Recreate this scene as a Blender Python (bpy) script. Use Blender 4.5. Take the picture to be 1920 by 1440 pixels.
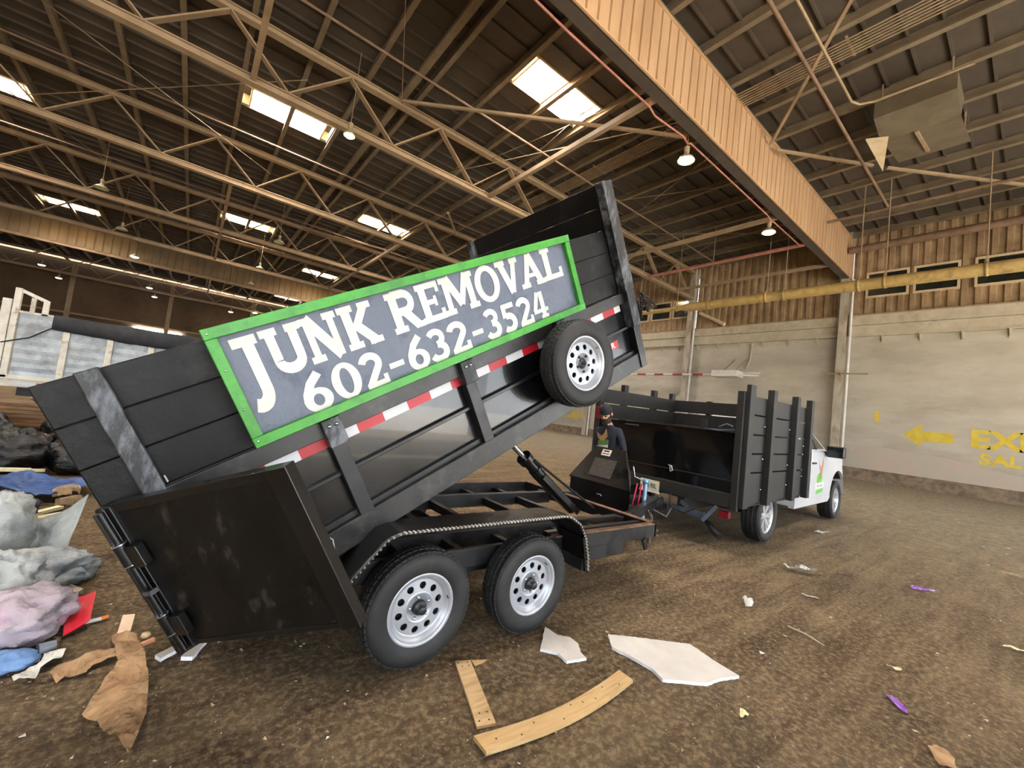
import bpy, bmesh, math, random
from math import sin, cos, pi, radians, sqrt, atan2
from mathutils import Vector, Matrix, noise

for _o in list(bpy.data.objects):
    bpy.data.objects.remove(_o)
scene = bpy.context.scene
COL = scene.collection

# ------------------------------------------------------------------ camera
CAM_H = 1.6
FPX = 777.6
_roll, _pitch, _yaw = .1187904, -.0607308, -.6567034
def _rot(ax, a):
    return Matrix.Rotation(a, 3, ax)
# level frame: x = world X, y = down, z = world Y
_Rx = Matrix(((1, 0, 0), (0, cos(_pitch), -sin(_pitch)), (0, sin(_pitch), cos(_pitch))))
_Ry = Matrix(((cos(_yaw), 0, sin(_yaw)), (0, 1, 0), (-sin(_yaw), 0, cos(_yaw))))
_Rz = Matrix(((cos(_roll), -sin(_roll), 0), (sin(_roll), cos(_roll), 0), (0, 0, 1)))
W2C = _Rz @ _Rx @ _Ry @ Matrix(((1, 0, 0), (0, 0, -1), (0, 1, 0)))
cam_d = bpy.data.cameras.new('camera')
cam = bpy.data.objects.new('camera', cam_d)
COL.objects.link(cam)
_m = Matrix((W2C[0], -W2C[1], -W2C[2])).transposed().to_4x4()
_m.translation = (0, 0, CAM_H)
cam.matrix_world = _m
cam_d.sensor_width = 36
cam_d.lens = FPX / 1920 * 36
cam_d.clip_start = .05
cam_d.clip_end = 400
scene.camera = cam

# ------------------------------------------------------------------ world, light, exposure
world = bpy.data.worlds.new('sky')
scene.world = world
world.use_nodes = True
_bg = world.node_tree.nodes['Background']
_bg.inputs[0].default_value = (.86, .93, 1.0, 1)
_bg.inputs[1].default_value = 2.6
_sd = bpy.data.lights.new('sun', 'SUN')
_sd.energy = 24
_sd.angle = radians(.6)
_sd.color = (1, .97, .92)
_so = bpy.data.objects.new('sun', _sd)
_so.rotation_euler = (radians(26), radians(8), 0)
_so.location = (5, -40, 40)
COL.objects.link(_so)
scene.view_settings.view_transform = 'Standard'
scene.view_settings.look = 'None'
scene.view_settings.gamma = 1
scene.view_settings.use_curve_mapping = False
scene.view_settings.exposure = 1.52
scene.cycles.max_bounces = 8
scene.cycles.diffuse_bounces = 5
scene.cycles.glossy_bounces = 3
scene.cycles.transparent_max_bounces = 8
scene.cycles.sample_clamp_indirect = 6
scene.cycles.use_denoising = True
scene.cycles.caustics_reflective = False
scene.cycles.caustics_refractive = False

# ------------------------------------------------------------------ helpers
def lin(c):
    r = []
    for v in c[:3]:
        v = v / 255
        r.append(v / 12.92 if v <= .04045 else ((v + .055) / 1.055) ** 2.4)
    return (*r, 1)

def mat(name, c1, c2=None, scale=4, detail=6, rough=.65, metal=0., bump=0., bscale=None, c3=None, s3=1.2,
        t3=(.48, .62), stretch=(1, 1, 1), lo=.38, hi=.62, coat=0., rvar=0., emit=None, alpha=1., trans=0., sheen=0., spec=.5, dist=.02):
    m = bpy.data.materials.new(name)
    m.use_nodes = True
    nt = m.node_tree
    N, L = nt.nodes, nt.links
    b = N['Principled BSDF']
    b.inputs['Roughness'].default_value = rough
    b.inputs['Metallic'].default_value = metal
    b.inputs['Coat Weight'].default_value = coat
    b.inputs['Specular IOR Level'].default_value = spec
    b.inputs['Alpha'].default_value = alpha
    b.inputs['Transmission Weight'].default_value = trans
    if emit:
        b.inputs['Emission Color'].default_value = lin(emit[0])
        b.inputs['Emission Strength'].default_value = emit[1]
    c2 = c2 or c1
    tc = N.new('ShaderNodeTexCoord')
    mp = N.new('ShaderNodeMapping')
    mp.inputs['Scale'].default_value = stretch
    L.new(tc.outputs['Object'], mp.inputs['Vector'])
    nz = N.new('ShaderNodeTexNoise')
    nz.inputs['Scale'].default_value = scale
    nz.inputs['Detail'].default_value = detail
    nz.inputs['Roughness'].default_value = .62
    L.new(mp.outputs[0], nz.inputs['Vector'])
    rp = N.new('ShaderNodeValToRGB')
    rp.color_ramp.elements[0].position = lo
    rp.color_ramp.elements[0].color = lin(c1)
    rp.color_ramp.elements[1].position = hi
    rp.color_ramp.elements[1].color = lin(c2)
    L.new(nz.outputs['Fac'], rp.inputs[0])
    out = rp.outputs[0]
    if c3:
        n3 = N.new('ShaderNodeTexNoise')
        n3.inputs['Scale'].default_value = s3
        n3.inputs['Detail'].default_value = 8
        n3.inputs['Roughness'].default_value = .7
        L.new(mp.outputs[0], n3.inputs['Vector'])
        r3 = N.new('ShaderNodeValToRGB')
        r3.color_ramp.elements[0].position = t3[0]
        r3.color_ramp.elements[0].color = (0, 0, 0, 1)
        r3.color_ramp.elements[1].position = t3[1]
        r3.color_ramp.elements[1].color = (1, 1, 1, 1)
        L.new(n3.outputs['Fac'], r3.inputs[0])
        mx = N.new('ShaderNodeMix')
        mx.data_type = 'RGBA'
        L.new(r3.outputs[0], mx.inputs[0])
        L.new(out, mx.inputs[6])
        mx.inputs[7].default_value = lin(c3)
        out = mx.outputs[2]
    L.new(out, b.inputs['Base Color'])
    if rvar:
        mr = N.new('ShaderNodeMapRange')
        mr.inputs[3].default_value = max(.03, rough - rvar)
        mr.inputs[4].default_value = min(1, rough + rvar)
        mr.inputs[1].default_value = .3
        mr.inputs[2].default_value = .7
        L.new(nz.outputs['Fac'], mr.inputs[0])
        L.new(mr.outputs[0], b.inputs['Roughness'])
    if bump:
        nb = N.new('ShaderNodeTexNoise')
        nb.inputs['Scale'].default_value = bscale or scale * 3
        nb.inputs['Detail'].default_value = 8
        nb.inputs['Roughness'].default_value = .65
        L.new(mp.outputs[0], nb.inputs['Vector'])
        bp = N.new('ShaderNodeBump')
        bp.inputs['Strength'].default_value = bump
        bp.inputs['Distance'].default_value = dist
        L.new(nb.outputs['Fac'], bp.inputs['Height'])
        L.new(bp.outputs[0], b.inputs['Normal'])
    return m

OFF = {}
class MB:
    def __init__(s, m=None):
        s.v, s.f, s.sm, s.mi = [], [], [], []
        s.m = m
        s.cur = 0
    def add(s, vs, fs, smooth=False):
        k = len(s.v)
        for p in vs:
            p = Vector(p)
            s.v.append(s.m @ p if s.m is not None else p)
        for f in fs:
            s.f.append([i + k for i in f])
            s.sm.append(smooth)
            s.mi.append(s.cur)
        return s
    def box(s, lo, hi):
        x0, y0, z0 = lo
        x1, y1, z1 = hi
        x0, x1 = min(x0, x1), max(x0, x1)
        y0, y1 = min(y0, y1), max(y0, y1)
        z0, z1 = min(z0, z1), max(z0, z1)
        return s.add([(x0, y0, z0), (x1, y0, z0), (x1, y1, z0), (x0, y1, z0), (x0, y0, z1), (x1, y0, z1), (x1, y1, z1), (x0, y1, z1)],
                     [(0, 3, 2, 1), (4, 5, 6, 7), (0, 1, 5, 4), (1, 2, 6, 5), (2, 3, 7, 6), (3, 0, 4, 7)])
    def hexa(s, lo4, hi4):
        return s.add(list(lo4) + list(hi4), [(0, 3, 2, 1), (4, 5, 6, 7), (0, 1, 5, 4), (1, 2, 6, 5), (2, 3, 7, 6), (3, 0, 4, 7)])
    def beam(s, p, q, w, h, up=(0, 0, 1)):
        p, q, up = Vector(p), Vector(q), Vector(up)
        d = (q - p).normalized()
        a = d.cross(up)
        if a.length < 1e-4:
            a = d.cross(Vector((1, 0, 0)))
        a.normalize()
        b = a.cross(d).normalized()
        a, b = a * w / 2, b * h / 2
        return s.hexa([p - a - b, q - a - b, q + a - b, p + a - b], [p - a + b, q - a + b, q + a + b, p + a + b])
    def tube(s, pts, r, n=8, closed=False, smooth=True, caps=True):
        pts = [Vector(p) for p in pts]
        N = len(pts)
        rs = r if isinstance(r, (list, tuple)) else [r] * N
        vs, fs = [], []
        nrm = None
        for i, p in enumerate(pts):
            if closed:
                d = pts[(i + 1) % N] - pts[i - 1]
            else:
                d = pts[min(i + 1, N - 1)] - pts[max(i - 1, 0)]
            d.normalize()
            if nrm is None:
                nrm = d.cross(Vector((0, 0, 1)))
                if nrm.length < .01:
                    nrm = d.cross(Vector((1, 0, 0)))
            nrm = (nrm - d * nrm.dot(d)).normalized()
            bi = d.cross(nrm)
            for k in range(n):
                a = 2 * pi * k / n
                vs.append(p + (nrm * cos(a) + bi * sin(a)) * rs[i])
        for i in range(N if closed else N - 1):
            j = (i + 1) % N
            for k in range(n):
                l = (k + 1) % n
                fs.append((i * n + k, i * n + l, j * n + l, j * n + k))
        s.add(vs, fs, smooth)
        if caps and not closed:
            s.add([vs[k] for k in range(n)], [list(range(n))[::-1]])
            s.add([vs[(N - 1) * n + k] for k in range(n)], [list(range(n))])
        return s
    def lathe(s, prof, n=32, M=None, smooth=True, closed=False):
        """prof: (radius, axial) pairs; axis local +Z of M"""
        M = M or Matrix.Identity(4)
        vs, fs = [], []
        for r, z in prof:
            for k in range(n):
                a = 2 * pi * k / n
                vs.append(M @ Vector((r * cos(a), r * sin(a), z)))
        P = len(prof)
        for i in range(P if closed else P - 1):
            j = (i + 1) % P
            for k in range(n):
                l = (k + 1) % n
                fs.append((i * n + k, i * n + l, j * n + l, j * n + k))
        return s.add(vs, fs, smooth)
    def prism(s, poly, z0, z1, M=None):
        """poly: 2d points, extruded along local z of M"""
        M = M or Matrix.Identity(4)
        n = len(poly)
        vs = [M @ Vector((x, y, z0)) for x, y in poly] + [M @ Vector((x, y, z1)) for x, y in poly]
        fs = [list(range(n))[::-1], list(range(n, 2 * n))]
        for i in range(n):
            j = (i + 1) % n
            fs.append((i, j, n + j, n + i))
        return s.add(vs, fs)
    def grid(s, fn, nu, nv, smooth=True):
        vs = [fn(i / nu, j / nv) for j in range(nv + 1) for i in range(nu + 1)]
        fs = [(j * (nu + 1) + i, j * (nu + 1) + i + 1, (j + 1) * (nu + 1) + i + 1, (j + 1) * (nu + 1) + i) for j in range(nv) for i in range(nu)]
        return s.add(vs, fs, smooth)
    def sheet(s, fn, nu, nv, th, smooth=True):
        """closed thin sheet: top from fn, bottom th below"""
        g = [Vector(fn(i / nu, j / nv)) for j in range(nv + 1) for i in range(nu + 1)]
        w = nu + 1
        fs = [(j * w + i, j * w + i + 1, (j + 1) * w + i + 1, (j + 1) * w + i) for j in range(nv) for i in range(nu)]
        K = len(g)
        vs = g + [p - Vector((0, 0, th)) for p in g]
        fs2 = [tuple(i + K for i in f[::-1]) for f in fs]
        rim = [i for i in range(w)] + [j * w + nu for j in range(1, nv + 1)] + [nv * w + i for i in range(nu - 1, -1, -1)] + [j * w for j in range(nv - 1, 0, -1)]
        fr = [(rim[k], rim[k] + K, rim[(k + 1) % len(rim)] + K, rim[(k + 1) % len(rim)]) for k in range(len(rim))]
        return s.add(vs, fs + fs2 + fr, smooth)
    def build(s, name, m, parent=None, bevel=0., sub=0, recalc=False):
        off = OFF.get(parent, Vector()) if parent is not None else Vector()
        me = bpy.data.meshes.new(name)
        me.from_pydata([tuple(p - off) for p in s.v], [], s.f)
        me.polygons.foreach_set('use_smooth', s.sm)
        for x in (m if isinstance(m, (list, tuple)) else [m]):
            me.materials.append(x)
        if any(s.mi):
            me.polygons.foreach_set('material_index', s.mi)
        if recalc:
            bm = bmesh.new()
            bm.from_mesh(me)
            bmesh.ops.recalc_face_normals(bm, faces=bm.faces)
            bm.to_mesh(me)
            bm.free()
        me.update()
        o = bpy.data.objects.new(name, me)
        COL.objects.link(o)
        if parent is not None:
            o.parent = parent
            OFF[o] = off
        if bevel:
            md = o.modifiers.new('bevel', 'BEVEL')
            md.width = bevel
            md.segments = 2
            md.limit_method = 'ANGLE'
            md.angle_limit = radians(40)
        if sub:
            md = o.modifiers.new('subdivision', 'SUBSURF')
            md.levels = md.render_levels = sub
        return o

def empty(name, loc=(0, 0, 0), rot=None, parent=None, local=False):
    """an Empty at a thing's base. Children are built in world coordinates unless it is rotated or local."""
    o = bpy.data.objects.new(name, None)
    o.empty_display_size = .1
    COL.objects.link(o)
    o.location = loc
    if rot is not None:
        o.rotation_euler = rot
    if parent is not None:
        o.parent = parent
    OFF[o] = Vector() if (rot is not None or local) else Vector(loc)
    return o

def tag(o, label, cat=None, group=None, kind=None):
    if label:
        o['label'] = label
    if cat:
        o['category'] = cat
    if group:
        o['group'] = group
    if kind:
        o['kind'] = kind
    return o

def copy_tree(o, parent=None):
    c = o.copy()
    COL.objects.link(c)
    if parent is not None:
        c.parent = parent
    for ch in [x for x in o.children]:
        copy_tree(ch, c)
    return c

def share(src, name, parent, loc=None, M=None):
    """another piece with the same mesh"""
    o = bpy.data.objects.new(name, src.data)
    COL.objects.link(o)
    o.parent = parent
    if M is not None:
        o.matrix_local = M
    elif loc is not None:
        o.location = loc
    for md in src.modifiers:
        if md.type == 'BEVEL':
            n = o.modifiers.new('bevel', 'BEVEL')
            n.width, n.segments, n.limit_method, n.angle_limit = md.width, md.segments, md.limit_method, md.angle_limit
    return o

def sstep(a, b, x):
    t = max(0., min(1., (x - a) / (b - a)))
    return t * t * (3 - 2 * t)

def gz(x, y):
    """height of the dirt floor: a slight rise under the pickup's front"""
    return .075 * sstep(7.4, 11.0, x) * (1 - sstep(14, 26, x)) * sstep(-8, -1, y) * (1 - sstep(9, 18, y))

def ray(px, py):
    return W2C.transposed() @ Vector(((px - 960) / FPX, (py - 720) / FPX, 1))

def Z_AXIS_TO(d):
    return Vector((0, 0, 1)).rotation_difference(Vector(d).normalized()).to_matrix().to_4x4()

def frame(o, x, y, z):
    M = Matrix.Identity(4)
    for i, a in enumerate((x, y, z)):
        for k in range(3):
            M[k][i] = a[k]
    M.translation = Vector(o)
    return M

def add_text(name, body, m, M, size=1., parent=None, xs=1., depth=.004, bold=0., align='CENTER'):
    """flat lettering from the built-in font, turned into a mesh. M: x along the line, y up, z out of the face"""
    cu = bpy.data.curves.new(name, 'FONT')
    cu.body = body
    cu.size = size
    cu.align_x = align
    cu.align_y = 'CENTER'
    cu.extrude = depth
    cu.offset = bold
    cu.resolution_u = 3
    t = bpy.data.objects.new(name, cu)
    COL.objects.link(t)
    dg = bpy.context.evaluated_depsgraph_get()
    me = bpy.data.meshes.new_from_object(t.evaluated_get(dg))
    bpy.data.objects.remove(t)
    off = OFF.get(parent, Vector()) if parent is not None else Vector()
    me.transform(Matrix.Translation(-off) @ M @ Matrix.Diagonal((xs, 1, 1, 1)))
    me.materials.clear()
    me.materials.append(m)
    o = bpy.data.objects.new(name, me)
    COL.objects.link(o)
    if parent is not None:
        o.parent = parent
    return o

rnd = random.Random(7)
# ================================================================== materials of the hall
def floor_material():
    m = bpy.data.materials.new('packed_dirt')
    m.use_nodes = True
    N, L = m.node_tree.nodes, m.node_tree.links
    b = N['Principled BSDF']
    b.inputs['Roughness'].default_value = .9
    b.inputs['Specular IOR Level'].default_value = .25
    tc = N.new('ShaderNodeTexCoord')
    def nz(scale, detail, rough=.6, vec=None, dist=0.):
        n = N.new('ShaderNodeTexNoise')
        n.inputs['Scale'].default_value = scale
        n.inputs['Detail'].default_value = detail
        n.inputs['Roughness'].default_value = rough
        n.inputs['Distortion'].default_value = dist
        L.new(vec or tc.outputs['Object'], n.inputs['Vector'])
        return n.outputs['Fac']
    def ramp(fac, stops):
        r = N.new('ShaderNodeValToRGB')
        e = r.color_ramp.elements
        e[0].position, e[0].color = stops[0][0], lin(stops[0][1])
        e[1].position, e[1].color = stops[-1][0], lin(stops[-1][1])
        for p, c in stops[1:-1]:
            k = e.new(p)
            k.color = lin(c)
        L.new(fac, r.inputs[0])
        return r.outputs[0]
    def mix(f, a, c, mode='MIX'):
        x = N.new('ShaderNodeMix')
        x.data_type = 'RGBA'
        x.blend_type = mode
        if isinstance(f, float):
            x.inputs[0].default_value = f
        else:
            L.new(f, x.inputs[0])
        for i, v in ((6, a), (7, c)):
            if isinstance(v, tuple):
                x.inputs[i].default_value = v
            else:
                L.new(v, x.inputs[i])
        return x.outputs[2]
    fine = ramp(nz(26, 9, .72), [(.40, (43, 33, 24)), (.5, (109, 89, 65)), (.61, (185, 160, 123))])
    mid = ramp(nz(1.1, 7, .65, dist=.6), [(.36, (76, 57, 41)), (.55, (119, 97, 71)), (.7, (152, 130, 99))])
    col = mix(.5, fine, mid)
    # long streaks left by loader buckets and tyres
    mp = N.new('ShaderNodeMapping')
    mp.inputs['Rotation'].default_value = (0, 0, radians(28))
    mp.inputs['Scale'].default_value = (.35, 3.2, 1)
    L.new(tc.outputs['Object'], mp.inputs['Vector'])
    st = ramp(nz(1.6, 6, .6, mp.outputs[0], .4), [(.4, (60, 48, 34)), (.6, (156, 140, 108))])
    col = mix(.22, col, st)
    # paler, greyer floor colour towards the right-hand wall
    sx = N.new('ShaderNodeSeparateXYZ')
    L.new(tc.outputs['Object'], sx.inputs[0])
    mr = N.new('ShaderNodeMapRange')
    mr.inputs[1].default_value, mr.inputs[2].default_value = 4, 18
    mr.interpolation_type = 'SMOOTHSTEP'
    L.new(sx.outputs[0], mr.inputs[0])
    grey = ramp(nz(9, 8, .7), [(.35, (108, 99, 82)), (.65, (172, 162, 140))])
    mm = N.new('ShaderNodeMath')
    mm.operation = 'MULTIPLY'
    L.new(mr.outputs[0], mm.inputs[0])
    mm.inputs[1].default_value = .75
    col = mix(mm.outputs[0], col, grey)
    L.new(col, b.inputs['Base Color'])
    bp = N.new('ShaderNodeBump')
    bp.inputs['Strength'].default_value = 1.0
    bp.inputs['Distance'].default_value = .035
    L.new(nz(34, 10, .7), bp.inputs['Height'])
    bp2 = N.new('ShaderNodeBump')
    bp2.inputs['Strength'].default_value = .5
    bp2.inputs['Distance'].default_value = .1
    L.new(nz(3.5, 6, .6), bp2.inputs['Height'])
    L.new(bp.outputs[0], bp2.inputs['Normal'])
    L.new(bp2.outputs[0], b.inputs['Normal'])
    return m

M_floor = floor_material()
M_conc = mat('stained_concrete', (182, 175, 160), (198, 192, 178), scale=.7, detail=10, rough=.9, bump=.25, bscale=5, c3=(164, 154, 136), s3=.45, t3=(.52, .78), stretch=(1, .6, 1.8), dist=.03)
M_pink = mat('pink_paint', (196, 178, 164), (188, 182, 168), scale=1.2, detail=9, rough=.9, bump=.2, bscale=6)
M_band = mat('concrete_beam', (182, 172, 150), (200, 192, 172), scale=1.4, detail=8, rough=.85, bump=.15, c3=(158, 142, 114), s3=.8, t3=(.54, .76))
M_curb = mat('dirty_curb', (104, 90, 76), (140, 124, 104), scale=3, rough=.95, bump=.4)
M_siding = mat('rusty_siding', (146, 122, 92), (178, 152, 118), scale=2.2, detail=8, rough=.7, bump=.1, c3=(130, 106, 78), s3=.9, t3=(.52, .8), stretch=(1, .6, .6))
M_girder = mat('tan_corrugated_steel', (184, 148, 112), (198, 164, 128), scale=1.2, detail=8, rough=.62, c3=(166, 128, 92), s3=.9, t3=(.56, .8), stretch=(1, 1, .3))
M_steel = mat('dusty_tan_steel', (152, 130, 102), (166, 144, 116), scale=1.5, rough=.75, c3=(138, 114, 86), s3=.9, t3=(.5, .8))
M_purlin = mat('dusty_purlin_steel', (118, 104, 84), (132, 118, 96), scale=1.5, rough=.8, c3=(100, 86, 68), s3=.9, t3=(.5, .8))
M_deck = mat('roof_deck', (74, 65, 55), (84, 74, 63), scale=.8, rough=.85, c3=(65, 57, 48), s3=.5, t3=(.5, .8))
M_deckr = mat('roof_deck_dusty', (106, 94, 76), (124, 112, 92), scale=3, rough=.9)
M_farwall = mat('brown_metal_wall', (96, 76, 56), (112, 90, 68), scale=.6, rough=.85, c3=(84, 66, 48), s3=.3)
M_colm = mat('grey_column', (172, 164, 148), (196, 190, 176), scale=1.8, rough=.8, c3=(150, 134, 108), s3=1, stretch=(1, 1, .4))
M_white = mat('white_paint_pipe', (214, 212, 206), (226, 224, 220), scale=3, rough=.6)
M_glassdark = mat('dark_window_glass', (30, 34, 30), (44, 48, 42), scale=1.2, rough=.12, spec=.6)
M_frame = mat('cream_window_frame', (206, 186, 150), (222, 204, 170), scale=3, rough=.7)
M_yellowpipe = mat('yellow_gas_pipe', (176, 150, 92), (192, 166, 106), scale=2, rough=.55, c3=(138, 112, 74), s3=2.4, t3=(.5, .72))
M_brownpipe = mat('rusty_brown_pipe', (112, 88, 70), (132, 106, 86), scale=2, rough=.7)
M_redpipe = mat('faded_red_pipe', (160, 100, 86), (180, 122, 104), scale=4, rough=.7)
M_rod = mat('thin_rod_steel', (150, 130, 104), (172, 150, 120), scale=3, rough=.6, metal=.2)
M_yellow = mat('yellow_wall_paint', (214, 188, 62), (224, 202, 84), scale=3, rough=.8, c3=(206, 184, 90), s3=4, t3=(.55, .75))
M_skylight = mat('lit_skylight_panel', (255, 255, 255), rough=.5, emit=((255, 252, 250), 42.))
M_skycurb = mat('yellowed_skylight_curb', (222, 190, 130), (240, 214, 160), scale=3, rough=.8)
M_bulb = mat('lamp_bulb_glow', (255, 255, 230), rough=.4, emit=((255, 244, 150), 9.))
M_bulbfar = mat('lamp_bulb_white_glow', (255, 255, 255), rough=.4, emit=((255, 252, 240), 20.))
M_lampshade = mat('lamp_reflector', (190, 184, 150), (210, 204, 170), scale=4, rough=.35, metal=.5)
M_farglow = mat('daylit_window_pane', (255, 255, 255), rough=.5, emit=((245, 248, 255), 14.))
M_hood = mat('dull_sheet_metal', (106, 95, 78), (122, 111, 92), scale=1.2, rough=.6, metal=.25)

M_curtain = mat('dusty_draught_curtain', (122, 104, 80), (138, 120, 94), scale=1.2, rough=.8, stretch=(1, 1, .3))
WX = 30.4
BAY = 9.65
COLY = [7.52 + BAY * k for k in range(-2, 8)]

ORD = ['first', 'second', 'third', 'fourth', 'fifth', 'sixth', 'seventh', 'eighth', 'ninth', 'tenth', 'eleventh', 'twelfth']
# ================================================================== floor
mb = MB()
xs = [-34, -26, -20, -15, -11, -8] + [-6 + .5 * i for i in range(0, 49)] + [19, 20.5, 22, 24, 26, 28, 30.7]
ys = [-13.5] + [-12 + .5 * i for i in range(0, 49)] + [13, 14.5, 16, 18, 22, 28, 36, 46, 58, 70, 80.4]
W = len(xs)
mb.add([(x, y, gz(x, y) + .012 * (noise.noise(Vector((x * .8, y * .8, 0))))) for y in ys for x in xs],
       [(j * W + i, j * W + i + 1, (j + 1) * W + i + 1, (j + 1) * W + i) for j in range(len(ys) - 1) for i in range(W - 1)], True)
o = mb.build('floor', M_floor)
tag(o, 'brown packed dirt floor strewn with small scraps', kind='structure')

M_apron = mat('sunlit_concrete_yard', (172, 167, 158), (190, 185, 176), scale=.6, detail=8, rough=.9, bump=.2, bscale=8)
o = MB().box((-60, -80, -.3), (60, -13.4, 0)).build('floor_yard', M_apron)
tag(o, 'pale concrete yard outside the open bays', kind='structure')
# ================================================================== right wall
wall = MB().box((WX, -13, .6), (WX + .35, 80.2, 8.25)).build('wall_right', M_conc)
tag(wall, 'long stained concrete wall with yellow exit signs', kind='structure')
o = MB().hexa([(WX - .35, -13, -.02), (WX + .35, -13, -.02), (WX + .35, 80.2, -.02), (WX - .35, 80.2, -.02)],
              [(WX - .12, -13, .63), (WX + .35, -13, .63), (WX + .35, 80.2, .63), (WX - .12, 80.2, .63)]).build('baseboard_right', M_curb)
tag(o, 'dirty low kerb along the foot of the concrete wall', kind='structure')
_pp = [(-7.0, .66), (.5, .66), (.7, 1.0), (-.3, 1.25), (-1.6, 1.4), (-3.0, 1.75), (-4.4, 1.8), (-5.6, 1.95), (-6.6, 1.9), (-7.05, 1.3)]
o = MB().prism(_pp, 0, .004, frame((WX - .001, 0, 0), (0, -1, 0), (0, 0, 1), (-1, 0, 0))).build('faded_paint_patch', M_pink, wall)
for y0, y1 in zip(COLY[:-1], COLY[1:]):
    a, b = y0 + .2, y1 - .2
    tr = empty('trim_beam', (WX, (y0 + y1) / 2, 8.2))
    tag(tr, 'concrete ledge beam between two columns of the right wall', kind='structure')
    MB().box((WX - .3, a, 8.86), (WX + .1, b, 9.42)).build('upper_ledge', M_band, tr)
    MB().box((WX - .2, a, 8.3), (WX + .1, b, 8.84)).build('lower_ledge', M_band, tr)
    MB().box((WX - .26, a, 8.2), (WX + .1, b, 8.3)).build('ledge_lip', M_band, tr)
    MB().box((WX - .36, a, 9.42), (WX + .1, b, 9.48)).build('ledge_cap', M_steel, tr)
    # ribbed metal siding above
    mb = MB()
    prof = []
    y = a
    while y < b - .01:
        for dy, dx in ((0, 0), (.2, 0), (.24, -.1), (.44, -.1)):
            if y + dy < b:
                prof.append((WX + .02 + dx, y + dy))
        y += .48
    prof.append((WX + .02, b))
    n = len(prof)
    mb.add([(x, yy, z) for z in (9.45, 14.56) for x, yy in prof], [(i, n + i, n + i + 1, i + 1) for i in range(n - 1)])
    sd = mb.build('wall_siding', M_siding)
    tag(sd, 'ribbed rusty brown metal siding above the concrete ledge', kind='structure')
# brackets under the ledge
bk0 = None
for k in range(-6, 40):
    y = 1.14 + 1.545 * k
    if y < -12 or y > 58:
        continue
    if bk0 is None:
        bk0 = MB().box((-.02, -.05, -.02), (.3, .05, .03)).beam((0, 0, 0), (.3, 0, -.35), .05, .05).box((.26, -.06, -.4), (.31, .06, 0)).build('ledge_bracket', M_band, wall)
        bk0.location = (WX - .3, y, 8.2)
    else:
        share(bk0, 'ledge_bracket', wall, (WX - .3, y, 8.2))
# columns
for i, y in enumerate(COLY):
    c = empty('wall_column', (WX - .3, y, 0))
    tag(c, 'grey steel column against the right wall, %s from the near end' % ORD[i], kind='structure')
    MB().box((WX - .62, y - .2, 0), (WX - .56, y + .2, 14.5)).box((WX - .06, y - .2, 0), (WX, y + .2, 14.5)).box((WX - .6, y - .03, 0), (WX - .03, y + .03, 14.5)).build('column_shaft', M_colm, c)
    MB().tube([(WX - .45, y - .34, 0), (WX - .45, y - .34, 11.6)], .075, 10).build('downpipe', M_white, c)
# windows in the siding
wn = 0
for p0, p1 in ((6.65, 4.81), (4.64, 2.88), (2.39, .62), (.45, -1.3), (-3.4, -5.2), (20.95, 19.12), (18.96, 17.22), (24.9, 23.1), (22.95, 21.2), (40.2, 38.4), (38.2, 36.5)):
    wn += 1
    w = empty('window_%d' % wn, (WX - .1, (p0 + p1) / 2, 10.45))
    tag(w, 'dark high window in a cream frame, %s in the siding' % ORD[wn - 1], kind='structure')
    z0, z1 = 10.47, 11.98
    x0, x1 = WX - .16, WX + .02
    for a, b, c, d in ((p1, p0, z0, z0 + .11), (p1, p0, z1 - .11, z1), (p1, p1 + .1, z0 + .11, z1 - .11), (p0 - .1, p0, z0 + .11, z1 - .11)):
        MB().box((x0, a, c), (x1, b, d)).build('window_frame', M_frame, w)
    MB().box((x0 + .06, p1 + .1, z0 + .11), (x0 + .09, p0 - .1, z1 - .11)).build('pane', M_glassdark, w)
# painted writing on the wall
def wallM(y, z, x=WX - .004):
    return frame((x, y, z), (0, -1, 0), (0, 0, 1), (-1, 0, 0))
for i, (ch, y) in enumerate((('E', 1.955), ('X', 1.16), ('I', .6), ('T', .04))):
    add_text('painted_letter', ch, M_yellow, wallM(y, 2.8), 1.2, wall, 1.12, .003, .045)
for i, (ch, y) in enumerate((('S', 1.76), ('A', 1.28), ('L', .84), ('I', .5), ('D', .14), ('A', -.34))):
    add_text('painted_letter', ch, M_yellow, wallM(y, 1.88), .72, wall, 1.1, .003, .03)
add_text('painted_number', '1', M_yellow, wallM(5.83, 3.58), .78, wall, 1.35, .003, .035)
MB().prism([(-4.7, 2.77), (-4.0, 3.38), (-4.0, 3.0), (-2.85, 3.02), (-2.85, 2.5), (-4.0, 2.48), (-4.0, 2.18)], 0, .005,
           frame((WX - .002, 0, 0), (0, -1, 0), (0, 0, 1), (-1, 0, 0)).copy() @ Matrix.Identity(4)).build('painted_arrow', M_yellow, wall)
for i, (ch, y) in enumerate((('S', 30.6), ('A', 30.0), ('L', 29.45), ('I', 29.0), ('D', 28.55), ('A', 27.95))):
    add_text('painted_letter', ch, M_yellow, wallM(y, 1.85), .95, wall, 1.05, .003, .04)
for i, (ch, y) in enumerate((('E', 30.5), ('X', 29.7), ('I', 29.1), ('T', 28.5))):
    add_text('painted_letter', ch, M_yellow, wallM(y, 3.1), 1.2, wall, 1.1, .003, .045)

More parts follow.
